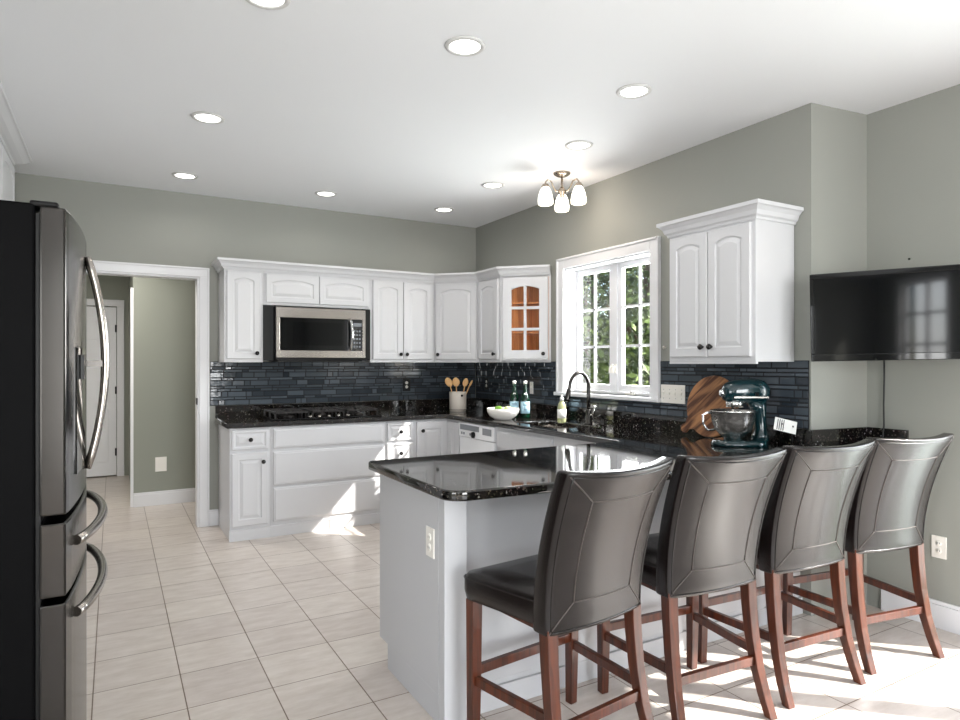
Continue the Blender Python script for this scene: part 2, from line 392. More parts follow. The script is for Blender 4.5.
# ---- kitchen window
wr = bpy.data.objects.new('window_1', None); COL.objects.link(wr); wr.location = (XW, 3.8325, 1.10); wr['kind'] = 'structure'
wr['label'] = 'white double casement window with grilles above the sink'
cw = .085
mb = MB()
mb.box(XW-.02, XW, WY0-cw, WY0, WZ0, WZ1+cw); mb.box(XW-.02, XW, WY1, WY1+cw, WZ0, WZ1+cw); mb.box(XW-.02, XW, WY0, WY1, WZ1, WZ1+cw)
mb.box(XW-.03, XW, WY0-cw-.004, WY0-cw+.016, WZ0, WZ1+cw+.004); mb.box(XW-.03, XW, WY1+cw-.016, WY1+cw+.004, WZ0, WZ1+cw+.004); mb.box(XW-.03, XW, WY0-cw, WY1+cw, WZ1+cw-.014, WZ1+cw+.004)
mb.build('window_casing', M['trim'], wr, world=True, bevel=.003)
mb = MB(); mb.box(XW-.045, XW+.15, WY0-cw-.02, WY1+cw+.02, 1.105, 1.135)
mb.build('window_sill', M['trim'], wr, world=True, bevel=.006)
mb = MB(); mb.box(XW, XW+.17, WY0, WY0+.012, WZ0, WZ1); mb.box(XW, XW+.17, WY1-.012, WY1, WZ0, WZ1); mb.box(XW, XW+.17, WY0, WY1, WZ1-.012, WZ1)
mb.box(XW+.10, XW+.17, 3.8325-.028, 3.8325+.028, WZ0, WZ1-.012)
mb.box(XW+.09, XW+.17, WY0+.012, WY1-.012, WZ0, WZ0+.02)
mb.build('window_frame', M['trim'], wr, world=True, bevel=.002)
for (a, b) in ((WY0+.014, 3.8325-.03), (3.8325+.03, WY1-.014)):
    sw = .042; z0, z1 = WZ0+.022, WZ1-.014; xs0, xs1 = XW+.112, XW+.145
    mb = MB(); mb.box(xs0, xs1, a, a+sw, z0, z1); mb.box(xs0, xs1, b-sw, b, z0, z1); mb.box(xs0, xs1, a+sw, b-sw, z0, z0+sw+.01); mb.box(xs0, xs1, a+sw, b-sw, z1-sw, z1)
    sash = mb.build('sash', M['trim'], wr, world=True, bevel=.003)
    mb = MB(); m_ = (a+b)/2; xm0, xm1 = xs0+.002, xs0+.014
    mb.box(xm0, xm1, m_-.009, m_+.009, z0+sw, z1-sw)
    for q in (1, 2):
        zz = z0+sw+.01+(z1-z0-2*sw-.01)*q/3; mb.box(xm0, xm1, a+sw, b-sw, zz-.009, zz+.009)
    mb.build('muntin', M['trim'], sash, world=True)
    MB().box(xs0+.016, xs0+.020, a+sw-.004, b-sw+.004, z0+sw, z1-sw+.004).build('pane', M['pane'], sash, world=True)
    mb = MB(); yc = m_+.06
    mb.box(XW+.075, XW+.11, yc-.05, yc+.05, WZ0+.001, WZ0+.016); mb.tube([(XW+.085, yc, WZ0+.014), (XW+.07, yc-.02, WZ0+.03), (XW+.065, yc-.08, WZ0+.028)], .006, 8)
    mb.build('window_crank', M['whitep'], wr, world=True)
for yy in (3.81, 3.855):
    mb = MB(); mb.box(XW+.085, XW+.10, yy-.008, yy+.008, 1.30, 1.37); mb.tube([(XW+.085, yy, 1.355), (XW+.07, yy, 1.34), (XW+.066, yy, 1.30)], .005, 8)
    mb.build('sash_lock', M['whitep'], wr, world=True)

# ---- sliding glass door on the right wall, rear windows; wide rear and left ones added for fill
sr = bpy.data.objects.new('window_2', None); COL.objects.link(sr); sr.location = (XN, .4, 0); sr['kind'] = 'structure'
mb = MB()
for (a, b) in ((SD0-.08, SD0), (SD1, SD1+.04)): mb.box(XN-.02, XN, a, b, 0, SDT)
mb.box(XN-.02, XN, SD0-.08, SD1+.04, SDT, SDT+.08)
mb.box(XN, XN+.14, SD0, SD0+.05, 0, SDT); mb.box(XN, XN+.14, SD1-.05, SD1, 0, SDT); mb.box(XN, XN+.14, SD0, SD1, SDT-.05, SDT); mb.box(XN, XN+.14, SD0, SD1, 0, .05)
mb.box(XN+.03, XN+.1, .38, .47, .05, SDT-.05)
mb.build('window_frame', M['trim'], sr, world=True, bevel=.003)
MB().box(XN+.06, XN+.066, SD0+.05, SD1-.05, .05, SDT-.05).build('pane', M['pane'], sr, world=True)
for k, (a, b, z0, z1) in enumerate(ops):
    rr = bpy.data.objects.new('window_%d' % (k+3), None); COL.objects.link(rr); rr.location = ((a+b)/2, -3.6, z0); rr['kind'] = 'structure'
    mb = MB(); mb.box(a-.08, a, -3.6, -3.58, z0-.08, z1+.08); mb.box(b, b+.08, -3.6, -3.58, z0-.08, z1+.08); mb.box(a, b, -3.6, -3.58, z1, z1+.08); mb.box(a, b, -3.6, -3.56, z0-.08, z0)
    nn = 2 if k == 0 else 4
    for i in range(nn+1):
        xx = a+(b-a)*i/nn; mb.box(max(a, xx-.025), min(b, xx+.025), -3.72, -3.66, z0, z1)
    for i in range(4):
        zz = z0+(z1-z0)*i/3; mb.box(a, b, -3.71, -3.67, max(z0, zz-.02), min(z1, zz+.02))
    mb.build('window_frame', M['trim'], rr, world=True)
rr = bpy.data.objects.new('window_5', None); COL.objects.link(rr); rr.location = (-3.5, -1.3, .5); rr['kind'] = 'structure'  # unseen left window, added to let in fill light
mb = MB()
for i in range(4):
    yy = -2.5+2.4*i/3; mb.box(-3.62, -3.56, max(-2.5, yy-.03), min(-.1, yy+.03), .5, 2.3)
mb.box(-3.62, -3.56, -2.5, -.1, .5, .56); mb.box(-3.62, -3.56, -2.5, -.1, 2.24, 2.3)
mb.build('window_frame', M['trim'], rr, world=True)

# ---- backsplash tiles
def tiles(mb, gr, axis, fixed, a0, a1, z0, z1, nrm):
    t = .007; g = .0055
    def bx(u0, u1, w0, w1, d0, d1, tilt=0):
        if axis == 'x':
            mb_ = [(u0, fixed+nrm*d0, w0), (u1, fixed+nrm*d0, w0), (u1, fixed+nrm*d0, w1), (u0, fixed+nrm*d0, w1)]
            i = .0018
            tp = [(u0+i, fixed+nrm*(d1+tilt), w0+i), (u1-i, fixed+nrm*(d1-tilt), w0+i), (u1-i, fixed+nrm*(d1-tilt), w1-i), (u0+i, fixed+nrm*(d1+tilt), w1-i)]
        else:
            mb_ = [(fixed+nrm*d0, u0, w0), (fixed+nrm*d0, u1, w0), (fixed+nrm*d0, u1, w1), (fixed+nrm*d0, u0, w1)]
            i = .0018
            tp = [(fixed+nrm*(d1+tilt), u0+i, w0+i), (fixed+nrm*(d1-tilt), u1-i, w0+i), (fixed+nrm*(d1-tilt), u1-i, w1-i), (fixed+nrm*(d1+tilt), u0+i, w1-i)]
        mb.hexa(mb_, tp)
    z = z0; k = 0
    while z < z1-.006:
        h = (.047, .024, .047, .024, .024)[k % 5]; h = min(h, z1-z)
        a = a0-random.random()*.1
        while a < a1:
            L = random.choice((.05, .1, .15, .15, .2, .1))
            u0, u1 = max(a, a0), min(a+L, a1)
            if u1-u0 > .008: bx(u0+g/2, u1-g/2, z+g/2, z+h-g/2, .003, t, random.uniform(-.0007, .0007))
            a += L
        z += h; k += 1
    if axis == 'x': gr.box(a0, a1, fixed, fixed+nrm*.0045, z0, z1)
    else: gr.box(fixed, fixed+nrm*.0045, a0, a1, z0, z1)
t1 = thing('tile_backsplash', (2.0, YB, 1.015), 0, 'dark slate blue mosaic tile backsplash on the wall behind the cooktop', 'backsplash')
mb = MB(); gr = MB(); tiles(mb, gr, 'x', YB-.0005, .712, XW-.008, 1.016, 1.392, -1)
mb.build('tile', M['tile'], t1, world=True); gr.build('grout', M['grout'], t1, world=True)
t2 = thing('tile_backsplash', (XW, 4.0, 1.015), 0, 'dark mosaic tile backsplash running under the window beside the sink', 'backsplash')
mb = MB(); gr = MB()
tiles(mb, gr, 'y', XW-.0005, 4.44, YB-.008, 1.016, 1.392, -1)
tiles(mb, gr, 'y', XW-.0005, 3.245, 4.44, 1.016, 1.104, -1)
tiles(mb, gr, 'y', XW-.0005, 2.15, 3.245, 1.016, 1.392, -1)
mb.build('tile', M['tile'], t2, world=True); gr.build('grout', M['grout'], t2, world=True)

# ================================================================ CABINETS
def door_mb(mb, x0, x1, z0, z1, arch=.025, fw=.052, t=.02, y=0.0, slab=False, glass=False, K=12):
    def loop(ix, iz0, iz1, d, ar):
        a, b, c, e = x0+ix, x1-ix, z0+iz0, z1-iz1
        pts = [(a, c), (b, c), (b, e-ar)]
        for k in range(1, K):
            s = k/K; xx = b+(a-b)*s; pts.append((xx, e-ar+ar*math.sin(PI*s)**.8))
        pts.append((a, e-ar))
        return [(px, y-d, pz) for px, pz in pts]
    if slab:
        mb.loops([loop(0, 0, 0, 0, 0), loop(0, 0, 0, t-.008, 0), loop(.006, .006, .006, t-.004, 0), loop(.014, .014, .014, t-.003, 0), loop(.017, .017, .017, t, 0)], smooth=False); return
    ls = [loop(0, 0, 0, 0, 0), loop(0, 0, 0, t-.004, 0), loop(.004, .004, .004, t, 0), loop(fw, fw, fw, t, arch)]
    if glass:
        ls += [loop(fw+.004, fw+.004, fw+.004, t-.006, arch), loop(fw+.004, fw+.004, fw+.004, .0, arch)]
        mb.loops(ls, smooth=False, close=True); return
    ls += [loop(fw+.003, fw+.003, fw+.003, t-.007, arch), loop(fw+.010, fw+.010, fw+.010, t-.008, arch*.97),
           loop(fw+.032, fw+.032, fw+.032, t-.001, arch*.85)]
    mb.loops(ls, smooth=False)
def knob(parent, x, z, y=-.02):
    MB().lathe([(0, 0), (.008, 0), (.006, .010), (.008, .014), (.0155, .018), (.017, .024), (.013, .030), (0, .032)], (x, y, z), 14, '-y').build('knob', M['knob'], parent)
def add_door(root, x0, x1, z0, z1, kx=None, kz=None, arch=.025, name='door', m='cab', **kw):
    mb = MB(); door_mb(mb, x0, x1, z0, z1, arch=arch, **kw)
    d = mb.build(name, M[m], root)
    if kx is not None: knob(d, kx, kz)
    return d

CR = [(0, 0), (.008, 0), (.012, .012), (.022, .020), (.030, .040), (.044, .056), (.050, .060), (.056, .062), (.056, .080), (0, .080)]
def crown(path, z, segs, scale=1.0, prof=CR):
    """mitred moulding; path in world xy, returns an MB for the chosen segments"""
    P = [Vector(p) for p in path]; n = len(P); ms = []
    for i in range(n):
        ds = []
        if i > 0: ds.append((P[i]-P[i-1]).normalized())
        if i < n-1: ds.append((P[i+1]-P[i]).normalized())
        ns = [Vector((d.y, -d.x)) for d in ds]
        if len(ns) == 2: m = ns[0]+ns[1]; m = m/(m.dot(ns[0]))
        else: m = ns[0]
        ms.append(m)
    mb = MB()
    for k in segs:
        ls = []
        for i in (k, k+1):
            ls.append([(P[i].x+ms[i].x*o*scale, P[i].y+ms[i].y*o*scale, z+h) for o, h in prof])
        mb.loops(ls, smooth=False)
    return mb
def place_world(mb, root):
    """world-space builder to root-local coordinates, root may be turned"""
    inv = (Matrix.Translation(root.location) @ Matrix.Rotation(root.rotation_euler.z, 4, 'Z')).inverted()
    mb.v = [tuple(inv @ Vector(v)) for v in mb.v]; return mb

UB, UT, UC = 1.385, 2.148, 2.145   # upper cabinets bottom, top, crown base
UF = 5.54
upath = [(.779, YB-.001), (.779, UF), (1.084, UF), (2.02, UF), (2.66, UF), (2.975, 5.225), (2.975, 4.84), (3.290, 4.525)]
def upper(name, loc, rz, w, label, group='white wall cabinets', depth=.318, z0=UB, body=True):
    r = thing(name, (loc[0], loc[1], z0), rz, label, 'cabinet', group)
    if body:
        MB().box(.0, w, 0, depth, 0, UT-z0).build('body', M['cab'], r, bevel=.002)
    return r
G = 'white wall cabinets'
c1 = upper('wall_cabinet', (.779, UF), 0, .305, 'narrow white wall cabinet left of the microwave, beside the doorway')
add_door(c1, .02, .285, .028, .745, .252, .075)
place_world(crown(upath, UC, [0, 1]), c1).build('crown_moulding', M['cab'], c1)
c2 = upper('wall_cabinet', (1.0845, UF), 0, .935, 'short white wall cabinet with two wide doors above the microwave', z0=1.865)
add_door(c2, .022, .464, .022, .262, arch=.03, fw=.045); add_door(c2, .470, .912, .022, .262, arch=.03, fw=.045)
place_world(crown(upath, UC, [2]), c2).build('crown_moulding', M['cab'], c2)
c3 = upper('wall_cabinet', (2.0200, UF), 0, .639, 'white two door wall cabinet right of the microwave')
add_door(c3, .022, .315, .028, .745, .285, .075); add_door(c3, .320, .612, .028, .745, .348, .075)
place_world(crown(upath, UC, [3]), c3).build('crown_moulding', M['cab'], c3)
# diagonal corner cabinet
c4 = thing('corner_cabinet', (2.66, UF, UB), R(-45), 'white single door corner wall cabinet set diagonally', 'cabinet', G)
mb = MB().prism([(2.66, UF), (2.975, 5.225), (3.292, 5.225), (3.292, YB-.008), (2.66, YB-.008)], UB, UT); place_world(mb, c4).build('body', M['cab'], c4)
add_door(c4, .022, .423, .028, .745, .052, .075, arch=.03)
place_world(crown(upath, UC, [4]), c4).build('crown_moulding', M['cab'], c4)
c5 = upper('wall_cabinet', (2.975, 5.224), R(-90), .383, 'narrow white wall cabinet between corner cabinet and glass door cabinet')
add_door(c5, .02, .355, .028, .745, .318, .075)
place_world(crown(upath, UC, [5]), c5).build('crown_moulding', M['cab'], c5)
# angled end cabinet with glass door
c6 = thing('glass_door_cabinet', (2.975, 4.84, UB), R(-45), 'white angled end wall cabinet with six pane glass door and wood inside', 'cabinet', G)
for nm_, z in (('bottom_panel', (UB, UB+.018)), ('top_panel', (UT-.018, UT))): place_world(MB().prism([(2.975, 4.84), (3.292, 4.523), (3.292, 4.84)], *z), c6).build(nm_, M['cab'], c6)
mb = MB(); mb.box(0, .052, 0, .018, 0, UT-UB); mb.box(.396, .448, 0, .018, 0, UT-UB); mb.box(.052, .396, 0, .018, 0, .04); mb.box(.052, .396, 0, .018, .73, UT-UB)
mb.build('face_frame', M['cab'], c6)
mb = MB(); mb.box(3.278, 3.288, 4.535, 4.835, UB+.018, UT-.018); mb.box(3.0, 3.278, 4.827, 4.837, UB+.018, UT-.018)
for z in (UB+.02, 1.64, 1.90): mb.prism([(3.015, 4.827), (3.278, 4.563), (3.278, 4.827)], z, z+.012)
place_world(mb, c6).build('interior', M['cabwood'], c6)
mb = MB(); door_mb(mb, .022, .426, .028, .745, arch=.028, glass=True, fw=.075); gd = mb.build('door', M['cab'], c6)
mb = MB(); mb.box(.212, .236, -.018, -.006, .105, .672)
for q in (1, 2): zz = .103+(.56)*q/3; mb.box(.1, .348, -.018, -.006, zz-.012, zz+.012)
mb.build('muntin', M['cab'], gd); MB().box(.095, .353, -.006, -.003, .1, .67).build('glass', M['pane'], gd); knob(gd, .388, .075)
place_world(crown(upath, UC, [6]), c6).build('crown_moulding', M['cab'], c6)
# right of window
rpath = [(3.294, 2.843), (2.965, 2.843), (2.965, 2.235), (3.294, 2.235)]
c7 = thing('wall_cabinet', (2.965, 2.843, UB), R(-90), 'white two door wall cabinet right of the window', 'cabinet', G)
MB().box(0, .608, 0, .328, 0, UT-UB).build('body', M['cab'], c7, bevel=.002)
add_door(c7, .018, .300, .028, .745, .272, .085); add_door(c7, .305, .587, .028, .745, .335, .085)
CR2 = [(o*1.0, h*1.1) for o, h in CR]
place_world(crown(rpath, UC, [0, 1, 2], prof=CR2), c7).build('crown_moulding', M['cab'], c7)
mb = MB(); mb.box(0, .608, .0, .02, -.012, 0); mb.build('light_rail', M['cab'], c7)

# ---- base cabinets on the back wall
BF = 5.25; BT = .873
def basecab(loc, rz, w, label, top=BT, depth=.605):
    r = thing('base_cabinet', (loc[0], loc[1], 0), rz, label, 'cabinet', 'white base cabinets')
    MB().box(0, w, 0, depth, 0.0, top).build('body', M['cab'], r, bevel=.002)
    return r
b1 = basecab((.779, BF), 0, .305, 'white base cabinet with a drawer above a door, beside the doorway')
add_door(b1, .014, .285, .705, .858, .15, .782, arch=0, fw=.02, name='drawer'); add_door(b1, .014, .285, .112, .678, .245, .605, arch=0, fw=.05)
MB().box(-.004, .305, -.012, 0, 0, .085).build('toe_board', M['cab'], b1)
b2 = basecab((1.0845, BF), 0, .9695, 'wide white base cabinet with three flat drawer fronts under the cooktop')
for (a, b) in ((.70, .855), (.408, .672), (.118, .386)): add_door(b2, .02, .945, a, b, slab=True, name='drawer')
MB().box(0, .9695, -.012, 0, 0, .085).build('toe_board', M['cab'], b2)
b3 = basecab((2.0545, BF), 0, .27, 'narrow white base cabinet with a stack of knobbed drawers right of the cooktop')
for (a, b) in ((.70, .855), (.50, .68), (.30, .48), (.118, .28)): add_door(b3, .012, .25, a, b, .131, (a+b)/2, arch=0, fw=.02, name='drawer')
MB().box(0, .27, -.012, 0, 0, .085).build('toe_board', M['cab'], b3)
b4 = basecab((2.325, BF), 0, .965, 'white corner base cabinet with one door below the utensil crock')
add_door(b4, .02, .322, .118, .855, .07, .775, arch=0, fw=.065)
# window wall run
XF = 2.66
b5 = basecab((XF, BF-.001), R(-90), .268, 'slim white base cabinet between the corner and the dishwasher', depth=.632)
add_door(b5, .02, .245, .118, .855, arch=0, fw=.06)
dw = thing('dishwasher', (XF, 4.975, 0), R(-90), 'white dishwasher with grey control strip under the counter', 'dishwasher')
MB().box(0, .595, .0, .57, .1, .868).build('body', M['white_app'], dw); MB().box(.003, .592, -.025, 0, .11, .742).build('door', M['white_app'], dw, bevel=.006)
cp = MB().box(.003, .592, -.032, 0, .745, .866).build('control_panel', M['white_app'], dw, bevel=.005)
MB().box(.03, .36, -.0345, -.032, .805, .85).build('display', M['grey_pl'], cp); MB().box(.42, .56, -.0345, -.032, .79, .845).build('display', M['grey_pl'], cp)
MB().lathe([(0, 0), (.028, 0), (.024, .018), (0, .02)], (.27, -.032, .775), 16, '-y').build('dial', M['black'], cp)
for x in (.05, .09, .2): MB().box(x, x+.022, -.036, -.032, .765, .785).build('button', M['grey_pl'], cp)
MB().box(.03, .565, .04, .06, .0, .1).build('kick_plate', M['black'], dw)
b6 = thing('sink_cabinet', (XF, 4.375, 0), R(-90), 'white sink base cabinet with false drawer front right of dishwasher', 'cabinet', 'white base cabinets')
MB().box(0, .76, .02, .605, 0, .62).build('body', M['cab'], b6); MB().box(0, .76, 0, .0195, 0, BT).build('face_frame', M['cab'], b6)
add_door(b6, .015, .745, .70, .848, slab=True, name='drawer'); add_door(b6, .015, .377, .118, .68, .345, .6, arch=0); add_door(b6, .383, .745, .118, .68, .415, .6, arch=0)
b7 = thing('base_cabinet', (XF, 3.612, 0), R(-90), 'plain white base cabinet in the inner corner next to the peninsula', 'cabinet', 'white base cabinets')
MB().box(0, .79, 0, .605, 0, BT).build('body', M['cab'], b7)
# peninsula
pn = thing('peninsula_cabinet', (1.075, 2.2, 0), 0, 'white peninsula base with panelled back facing the bar stools', 'cabinet')
mb = MB(); mb.box(1.075, 3.295, 2.2, 2.72, 0, .11); mb.box(1.075, 3.295, 2.2, 2.818, .11, BT)
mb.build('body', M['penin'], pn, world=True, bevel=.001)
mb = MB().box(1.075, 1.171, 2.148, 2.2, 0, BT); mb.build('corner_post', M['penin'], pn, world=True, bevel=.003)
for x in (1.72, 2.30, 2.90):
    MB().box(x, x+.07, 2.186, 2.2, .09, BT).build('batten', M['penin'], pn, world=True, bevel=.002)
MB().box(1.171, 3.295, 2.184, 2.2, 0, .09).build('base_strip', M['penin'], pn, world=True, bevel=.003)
def outlet_local(root_name, loc, rz, label, group=None, w=.07, h=.115, plate='whitep', rec='whitep', n=1, kind='outlet'):
    r = thing('electrical_outlet' if kind == 'outlet' else 'light_switch', loc, rz, label, kind, group)
    MB().box(-w/2, w/2, -.006, 0, -h/2, h/2).build('cover_plate', M[plate], r, bevel=.002)
    for i in range(n):
        cx = -w/2+w*(i+.5)/n
        if kind == 'outlet':
            for dz in (-.02, .02):
                rc = MB().lathe([(0, 0), (.015, 0), (.014, .003), (0, .003)], (cx, -.006, dz), 14, '-y').build('receptacle', M[rec], r)
                mb = MB(); mb.box(cx-.007, cx-.005, -.0095, -.009, dz-.004, dz+.005); mb.box(cx+.005, cx+.007, -.0095, -.009, dz-.004, dz+.005); mb.build('slot', M['black'], rc)
        else:
            MB().box(cx-.005, cx+.005, -.016, -.006, -.004, .012).build('toggle', M[rec], r, bevel=.001)
            mb = MB()
            for dz in (-.03, .03): mb.lathe([(0, 0), (.003, 0), (.002, .0012), (0, .0015)], (cx, -.006, dz), 8, '-y')
            mb.build('screw', M['grey_pl'], r)
    return r
outlet_local('', (1.0745, 2.265, .68), R(-90), 'white outlet on the end panel of the peninsula')
outlet_local('', (XN-.0005, 1.715, .42), R(-90), 'white outlet low on the wall right of the last stool')
outlet_local('', (2.51, YB-.0075, 1.165), 0, 'white outlet in black frame on tiles left of the utensil crock', plate='black', w=.08, h=.125)
outlet_local('', (XW-.0075, 5.62, 1.17), R(-90), 'black outlet plate on dark tiles right of the utensil crock', plate='black')
outlet_local('', (XW-.0075, 4.815, 1.155), R(-90), 'single white switch on tiles above the green bottles', kind='switch', w=.05, h=.11)
outlet_local('', (XW-.0075, 3.125, 1.168), R(-90), 'four gang ivory switch plate right of the window', kind='switch', w=.215, h=.125, n=4)
outlet_local('', (.405, 6.9695, .395), 0, 'blank cream wall plate low on the hall wall', kind='switch', w=.10, h=.14, n=0)

# ---- countertop
def curve_slab(name, outlines, z0, z1, bev, m, parent):
    cu = bpy.data.curves.new(name, 'CURVE'); cu.dimensions = '2D'; cu.fill_mode = 'BOTH'
    cu.extrude = (z1-z0)/2-bev; cu.bevel_depth = bev; cu.bevel_resolution = 3; cu.offset = -bev
    for o in outlines:
        sp = cu.splines.new('POLY'); sp.points.add(len(o)-1); sp.use_cyclic_u = True
        for p, (x, y) in zip(sp.points, o): p.co = (x, y, 0, 1)
    co = bpy.data.objects.new(name+'_c', cu); COL.objects.link(co)
    bpy.context.view_layer.update()
    me = bpy.data.meshes.new_from_object(co.evaluated_get(bpy.context.evaluated_depsgraph_get()))
    bpy.data.objects.remove(co)
    off = Vector((0, 0, 0)); p = parent
    while p is not None: off += p.location; p = p.parent
    for v in me.vertices: v.co = v.co+Vector((0, 0, (z0+z1)/2))-off
    me.materials.clear(); me.materials.append(m); me.name = name
    ob = bpy.data.objects.new(name, me); COL.objects.link(ob); ob.parent = parent
    return ob
def arc(cx, cy, r, a0, a1, n=8): return [(cx+r*math.cos(R(a0+(a1-a0)*k/n)), cy+r*math.sin(R(a0+(a1-a0)*k/n))) for k in range(n+1)]
FY0, FY1 = 2.045, 1.86
def fy(x): return FY0+(FY1-FY0)*(x-1.04)/(XN-1.04)
ct = thing('granite_countertop', (2.3, 3.6, .875), 0, 'polished speckled black granite countertop wrapping the kitchen and peninsula', 'countertop')
outl = arc(1.04+.085, fy(1.125)+.085, .085, 183, 267) + [(XN-.002, FY1), (XN-.002, 2.083), (XW-.001, 2.138), (XW-.001, YB-.001), (.752, YB-.001), (.752, 5.215), (2.62, 5.215), (2.62, 2.90)] + arc(1.04+.03, 2.90-.03, .03, 90, 180, 4)
SX0, SX1, SY0, SY1 = 2.74, 3.08, 3.66, 4.26
hole = [(SX0, SY0), (SX0, SY1), (SX1, SY1), (SX1, SY0)]
curve_slab('slab', [outl, hole], .875, .915, .009, M['granite'], ct)
mb = MB(); mb.box(.754, XW-.022, YB-.022, YB-.001, .915, 1.015); mb.box(XW-.022, XW-.001, 2.125, YB-.001, .915, 1.015)
mb.build('splash', M['granite'], ct, world=True, bevel=.002)
mb = MB(); mb.hexa([(XW-.022, 2.12, .915), (XN-.001, 2.064, .915), (XN-.001, 2.084, .915), (XW-.001, 2.139, .915)], [(XW-.022, 2.12, 1.015), (XN-.001, 2.064, 1.015), (XN-.001, 2.084, 1.015), (XW-.001, 2.139, 1.015)])
mb.box(XN-.022, XN-.001, 1.862, 2.064, .915, 1.015)
mb.build('splash', M['granite'], ct, world=True, bevel=.002)

# sink
sk = thing('kitchen_sink', (2.91, 3.96, .70), 0, 'stainless undermount sink in the counter below the window', 'sink')
mb = MB(); i = .012; x0, x1, y0, y1 = SX0-.008, SX1+.008, SY0-.008, SY1+.008
ls = [[(x0-.02, y0-.02, .874), (x1+.02, y0-.02, .874), (x1+.02, y1+.02, .874), (x0-.02, y1+.02, .874)],
      [(x0, y0, .874), (x1, y0, .874), (x1, y1, .874), (x0, y1, .874)],
      [(x0+.01, y0+.01, .72), (x1-.01, y0+.01, .72), (x1-.01, y1-.01, .72), (x0+.01, y1-.01, .72)],
      [(x0+.04, y0+.04, .70), (x1-.04, y0+.04, .70), (x1-.04, y1-.04, .70), (x0+.04, y1-.04, .70)]]
mb.loops(ls, cap0=False, smooth=False); mb.build('basin', M['steel'], sk, world=True)
MB().lathe([(0, 0), (.035, 0), (.04, .004), (.045, .004), (.045, 0)], (2.91, 3.96, .7005), 20).build('drain', M['chrome'], sk, world=True)

# faucet
fx, fyy = 3.14, 3.83
fa = thing('kitchen_faucet', (fx, fyy, .915), 0, 'dark gooseneck pull down faucet behind the sink', 'faucet')
MB().lathe([(.0, 0), (.03, 0), (.03, .008), (.024, .014), (.022, .10), (.017, .115), (.0, .115)], (0, 0, 0), 20).build('base', M['bronze'], fa)
pth = [(0, 0, .10), (0, 0, .20), (0, 0, .28)]+[(-.09+.09*math.cos(R(a)), 0, .28+.11*math.sin(R(a))) for a in range(12, 181, 12)]+[(-.183, 0, .265)]
MB().tube(pth, .0135, 14).build('spout', M['bronze'], fa)
MB().lathe([(0, .0), (.018, 0), (.021, .02), (.0175, .09), (.0150, .1), (0, .1)], (0, 0, 0), 16).build('spray_head', M['bronze'], fa)
h = fa.children[-1]; h.location = (-.205, 0, .175); h.rotation_euler = (0, R(12), 0)
mb = MB().tube([(0, -.015, .07), (0, -.05, .075), (.0, -.06, .085), (.0, -.075, .14)], [.012, .011, .009, .007], 10); mb.build('handle', M['chrome'], fa)
sdp = thing('soap_pump', (3.17, 3.70, .915), 0, 'small dark soap pump right of the faucet', 'soap pump')
MB().lathe([(0, 0), (.022, 0), (.02, .01), (.012, .015), (.011, .045), (0, .045)], n=16).build('base', M['bronze'], sdp)
MB().tube([(0, 0, .04), (0, 0, .062), (-.03, 0, .07), (-.06, 0, .062)], .008, 10).build('nozzle', M['bronze'], sdp)

# ---- microwave
mw = thing('microwave_oven', (1.17, 5.44, 1.405), 0, 'stainless over the range microwave between the wall cabinets', 'microwave')
MB().box(0, .772, .02, .41, 0, .445).build('case', M['black'], mw, bevel=.003)
mb = MB(); mb.box(0, .772, 0, .02, .02, .08); mb.box(0, .772, 0, .02, .355, .44); mb.box(0, .03, 0, .02, .08, .355); mb.box(.745, .772, 0, .02, .08, .355)
mb.build('front_frame', M['steel'], mw, bevel=.002)
dr = MB().box(.03, .605, .004, .02, .08, .355).build('door_window', M['bglass'], mw, bevel=.002)
MB().box(.14, .56, .002, .004, .125, .32).build('inner_screen', M['screen'], dr)
pth = [(.625, .0, .085), (.632, -.03, .11), (.64, -.042, .22), (.632, -.03, .33), (.625, 0, .355)]
MB().tube(pth, .013, 10).build('handle', M['chrome'], mw)
kp = MB().box(.605, .745, .002, .02, .08, .355).build('control_panel', M['bglass'], mw)
mb = MB()
for r_ in range(5):
    for c_ in range(3): mb.box(.663+c_*.024, .678+c_*.024, .0008, .002, .11+r_*.034, .125+r_*.034)
mb.build('keypad', M['grey_pl'], kp); MB().box(.66, .735, .0008, .002, .295, .325).build('display', M['grey_pl'], kp)
MB().box(.02, .75, .03, .38, -.012, 0).build('bottom_vent', M['black'], mw)
for a_, b_, lb in ((1.0855, 1.168, 'left'), (1.944, 2.018, 'right')):
    fl = MB().box(a_, b_, 5.53, 5.85, 1.40, 1.862).build('filler_panel', M['black']); tag(fl, 'black filler panel on the %s side of the microwave' % lb, 'filler panel', 'filler panels beside the microwave')

# ---- cooktop
ck = thing('gas_cooktop', (1.57, 5.53, .915), 0, 'black gas cooktop with cast iron grates on the back counter', 'cooktop')
MB().box(-.455, .455, -.25, .25, 0, .012).build('surface', M['bglass'], ck, bevel=.004)
for gx in (-.30, 0, .30):
    mb = MB(); a = .006
    mb.box(gx-.14, gx+.14, -.22, -.208, .052, .068); mb.box(gx-.14, gx+.14, .208, .22, .052, .068); mb.box(gx-.14, gx-.128, -.22, .22, .052, .068); mb.box(gx+.128, gx+.14, -.22, .22, .052, .068)
    for yy in (-.11, .11):
        mb.box(gx-.128, gx-.04, yy-a, yy+a, .052, .068); mb.box(gx+.04, gx+.128, yy-a, yy+a, .052, .068); mb.box(gx-a, gx+a, yy+.04, yy+.1, .052, .068); mb.box(gx-a, gx+a, yy-.1, yy-.04, .052, .068)
    mb.box(gx-.128, gx+.128, -a, a, .052, .068)
    for sx in (-.134, .134):
        for sy in (-.214, 0, .214): mb.box(gx+sx-.006, gx+sx+.006, sy-.006, sy+.006, .012, .056)
    mb.build('grate', M['castiron'], ck, bevel=.002)
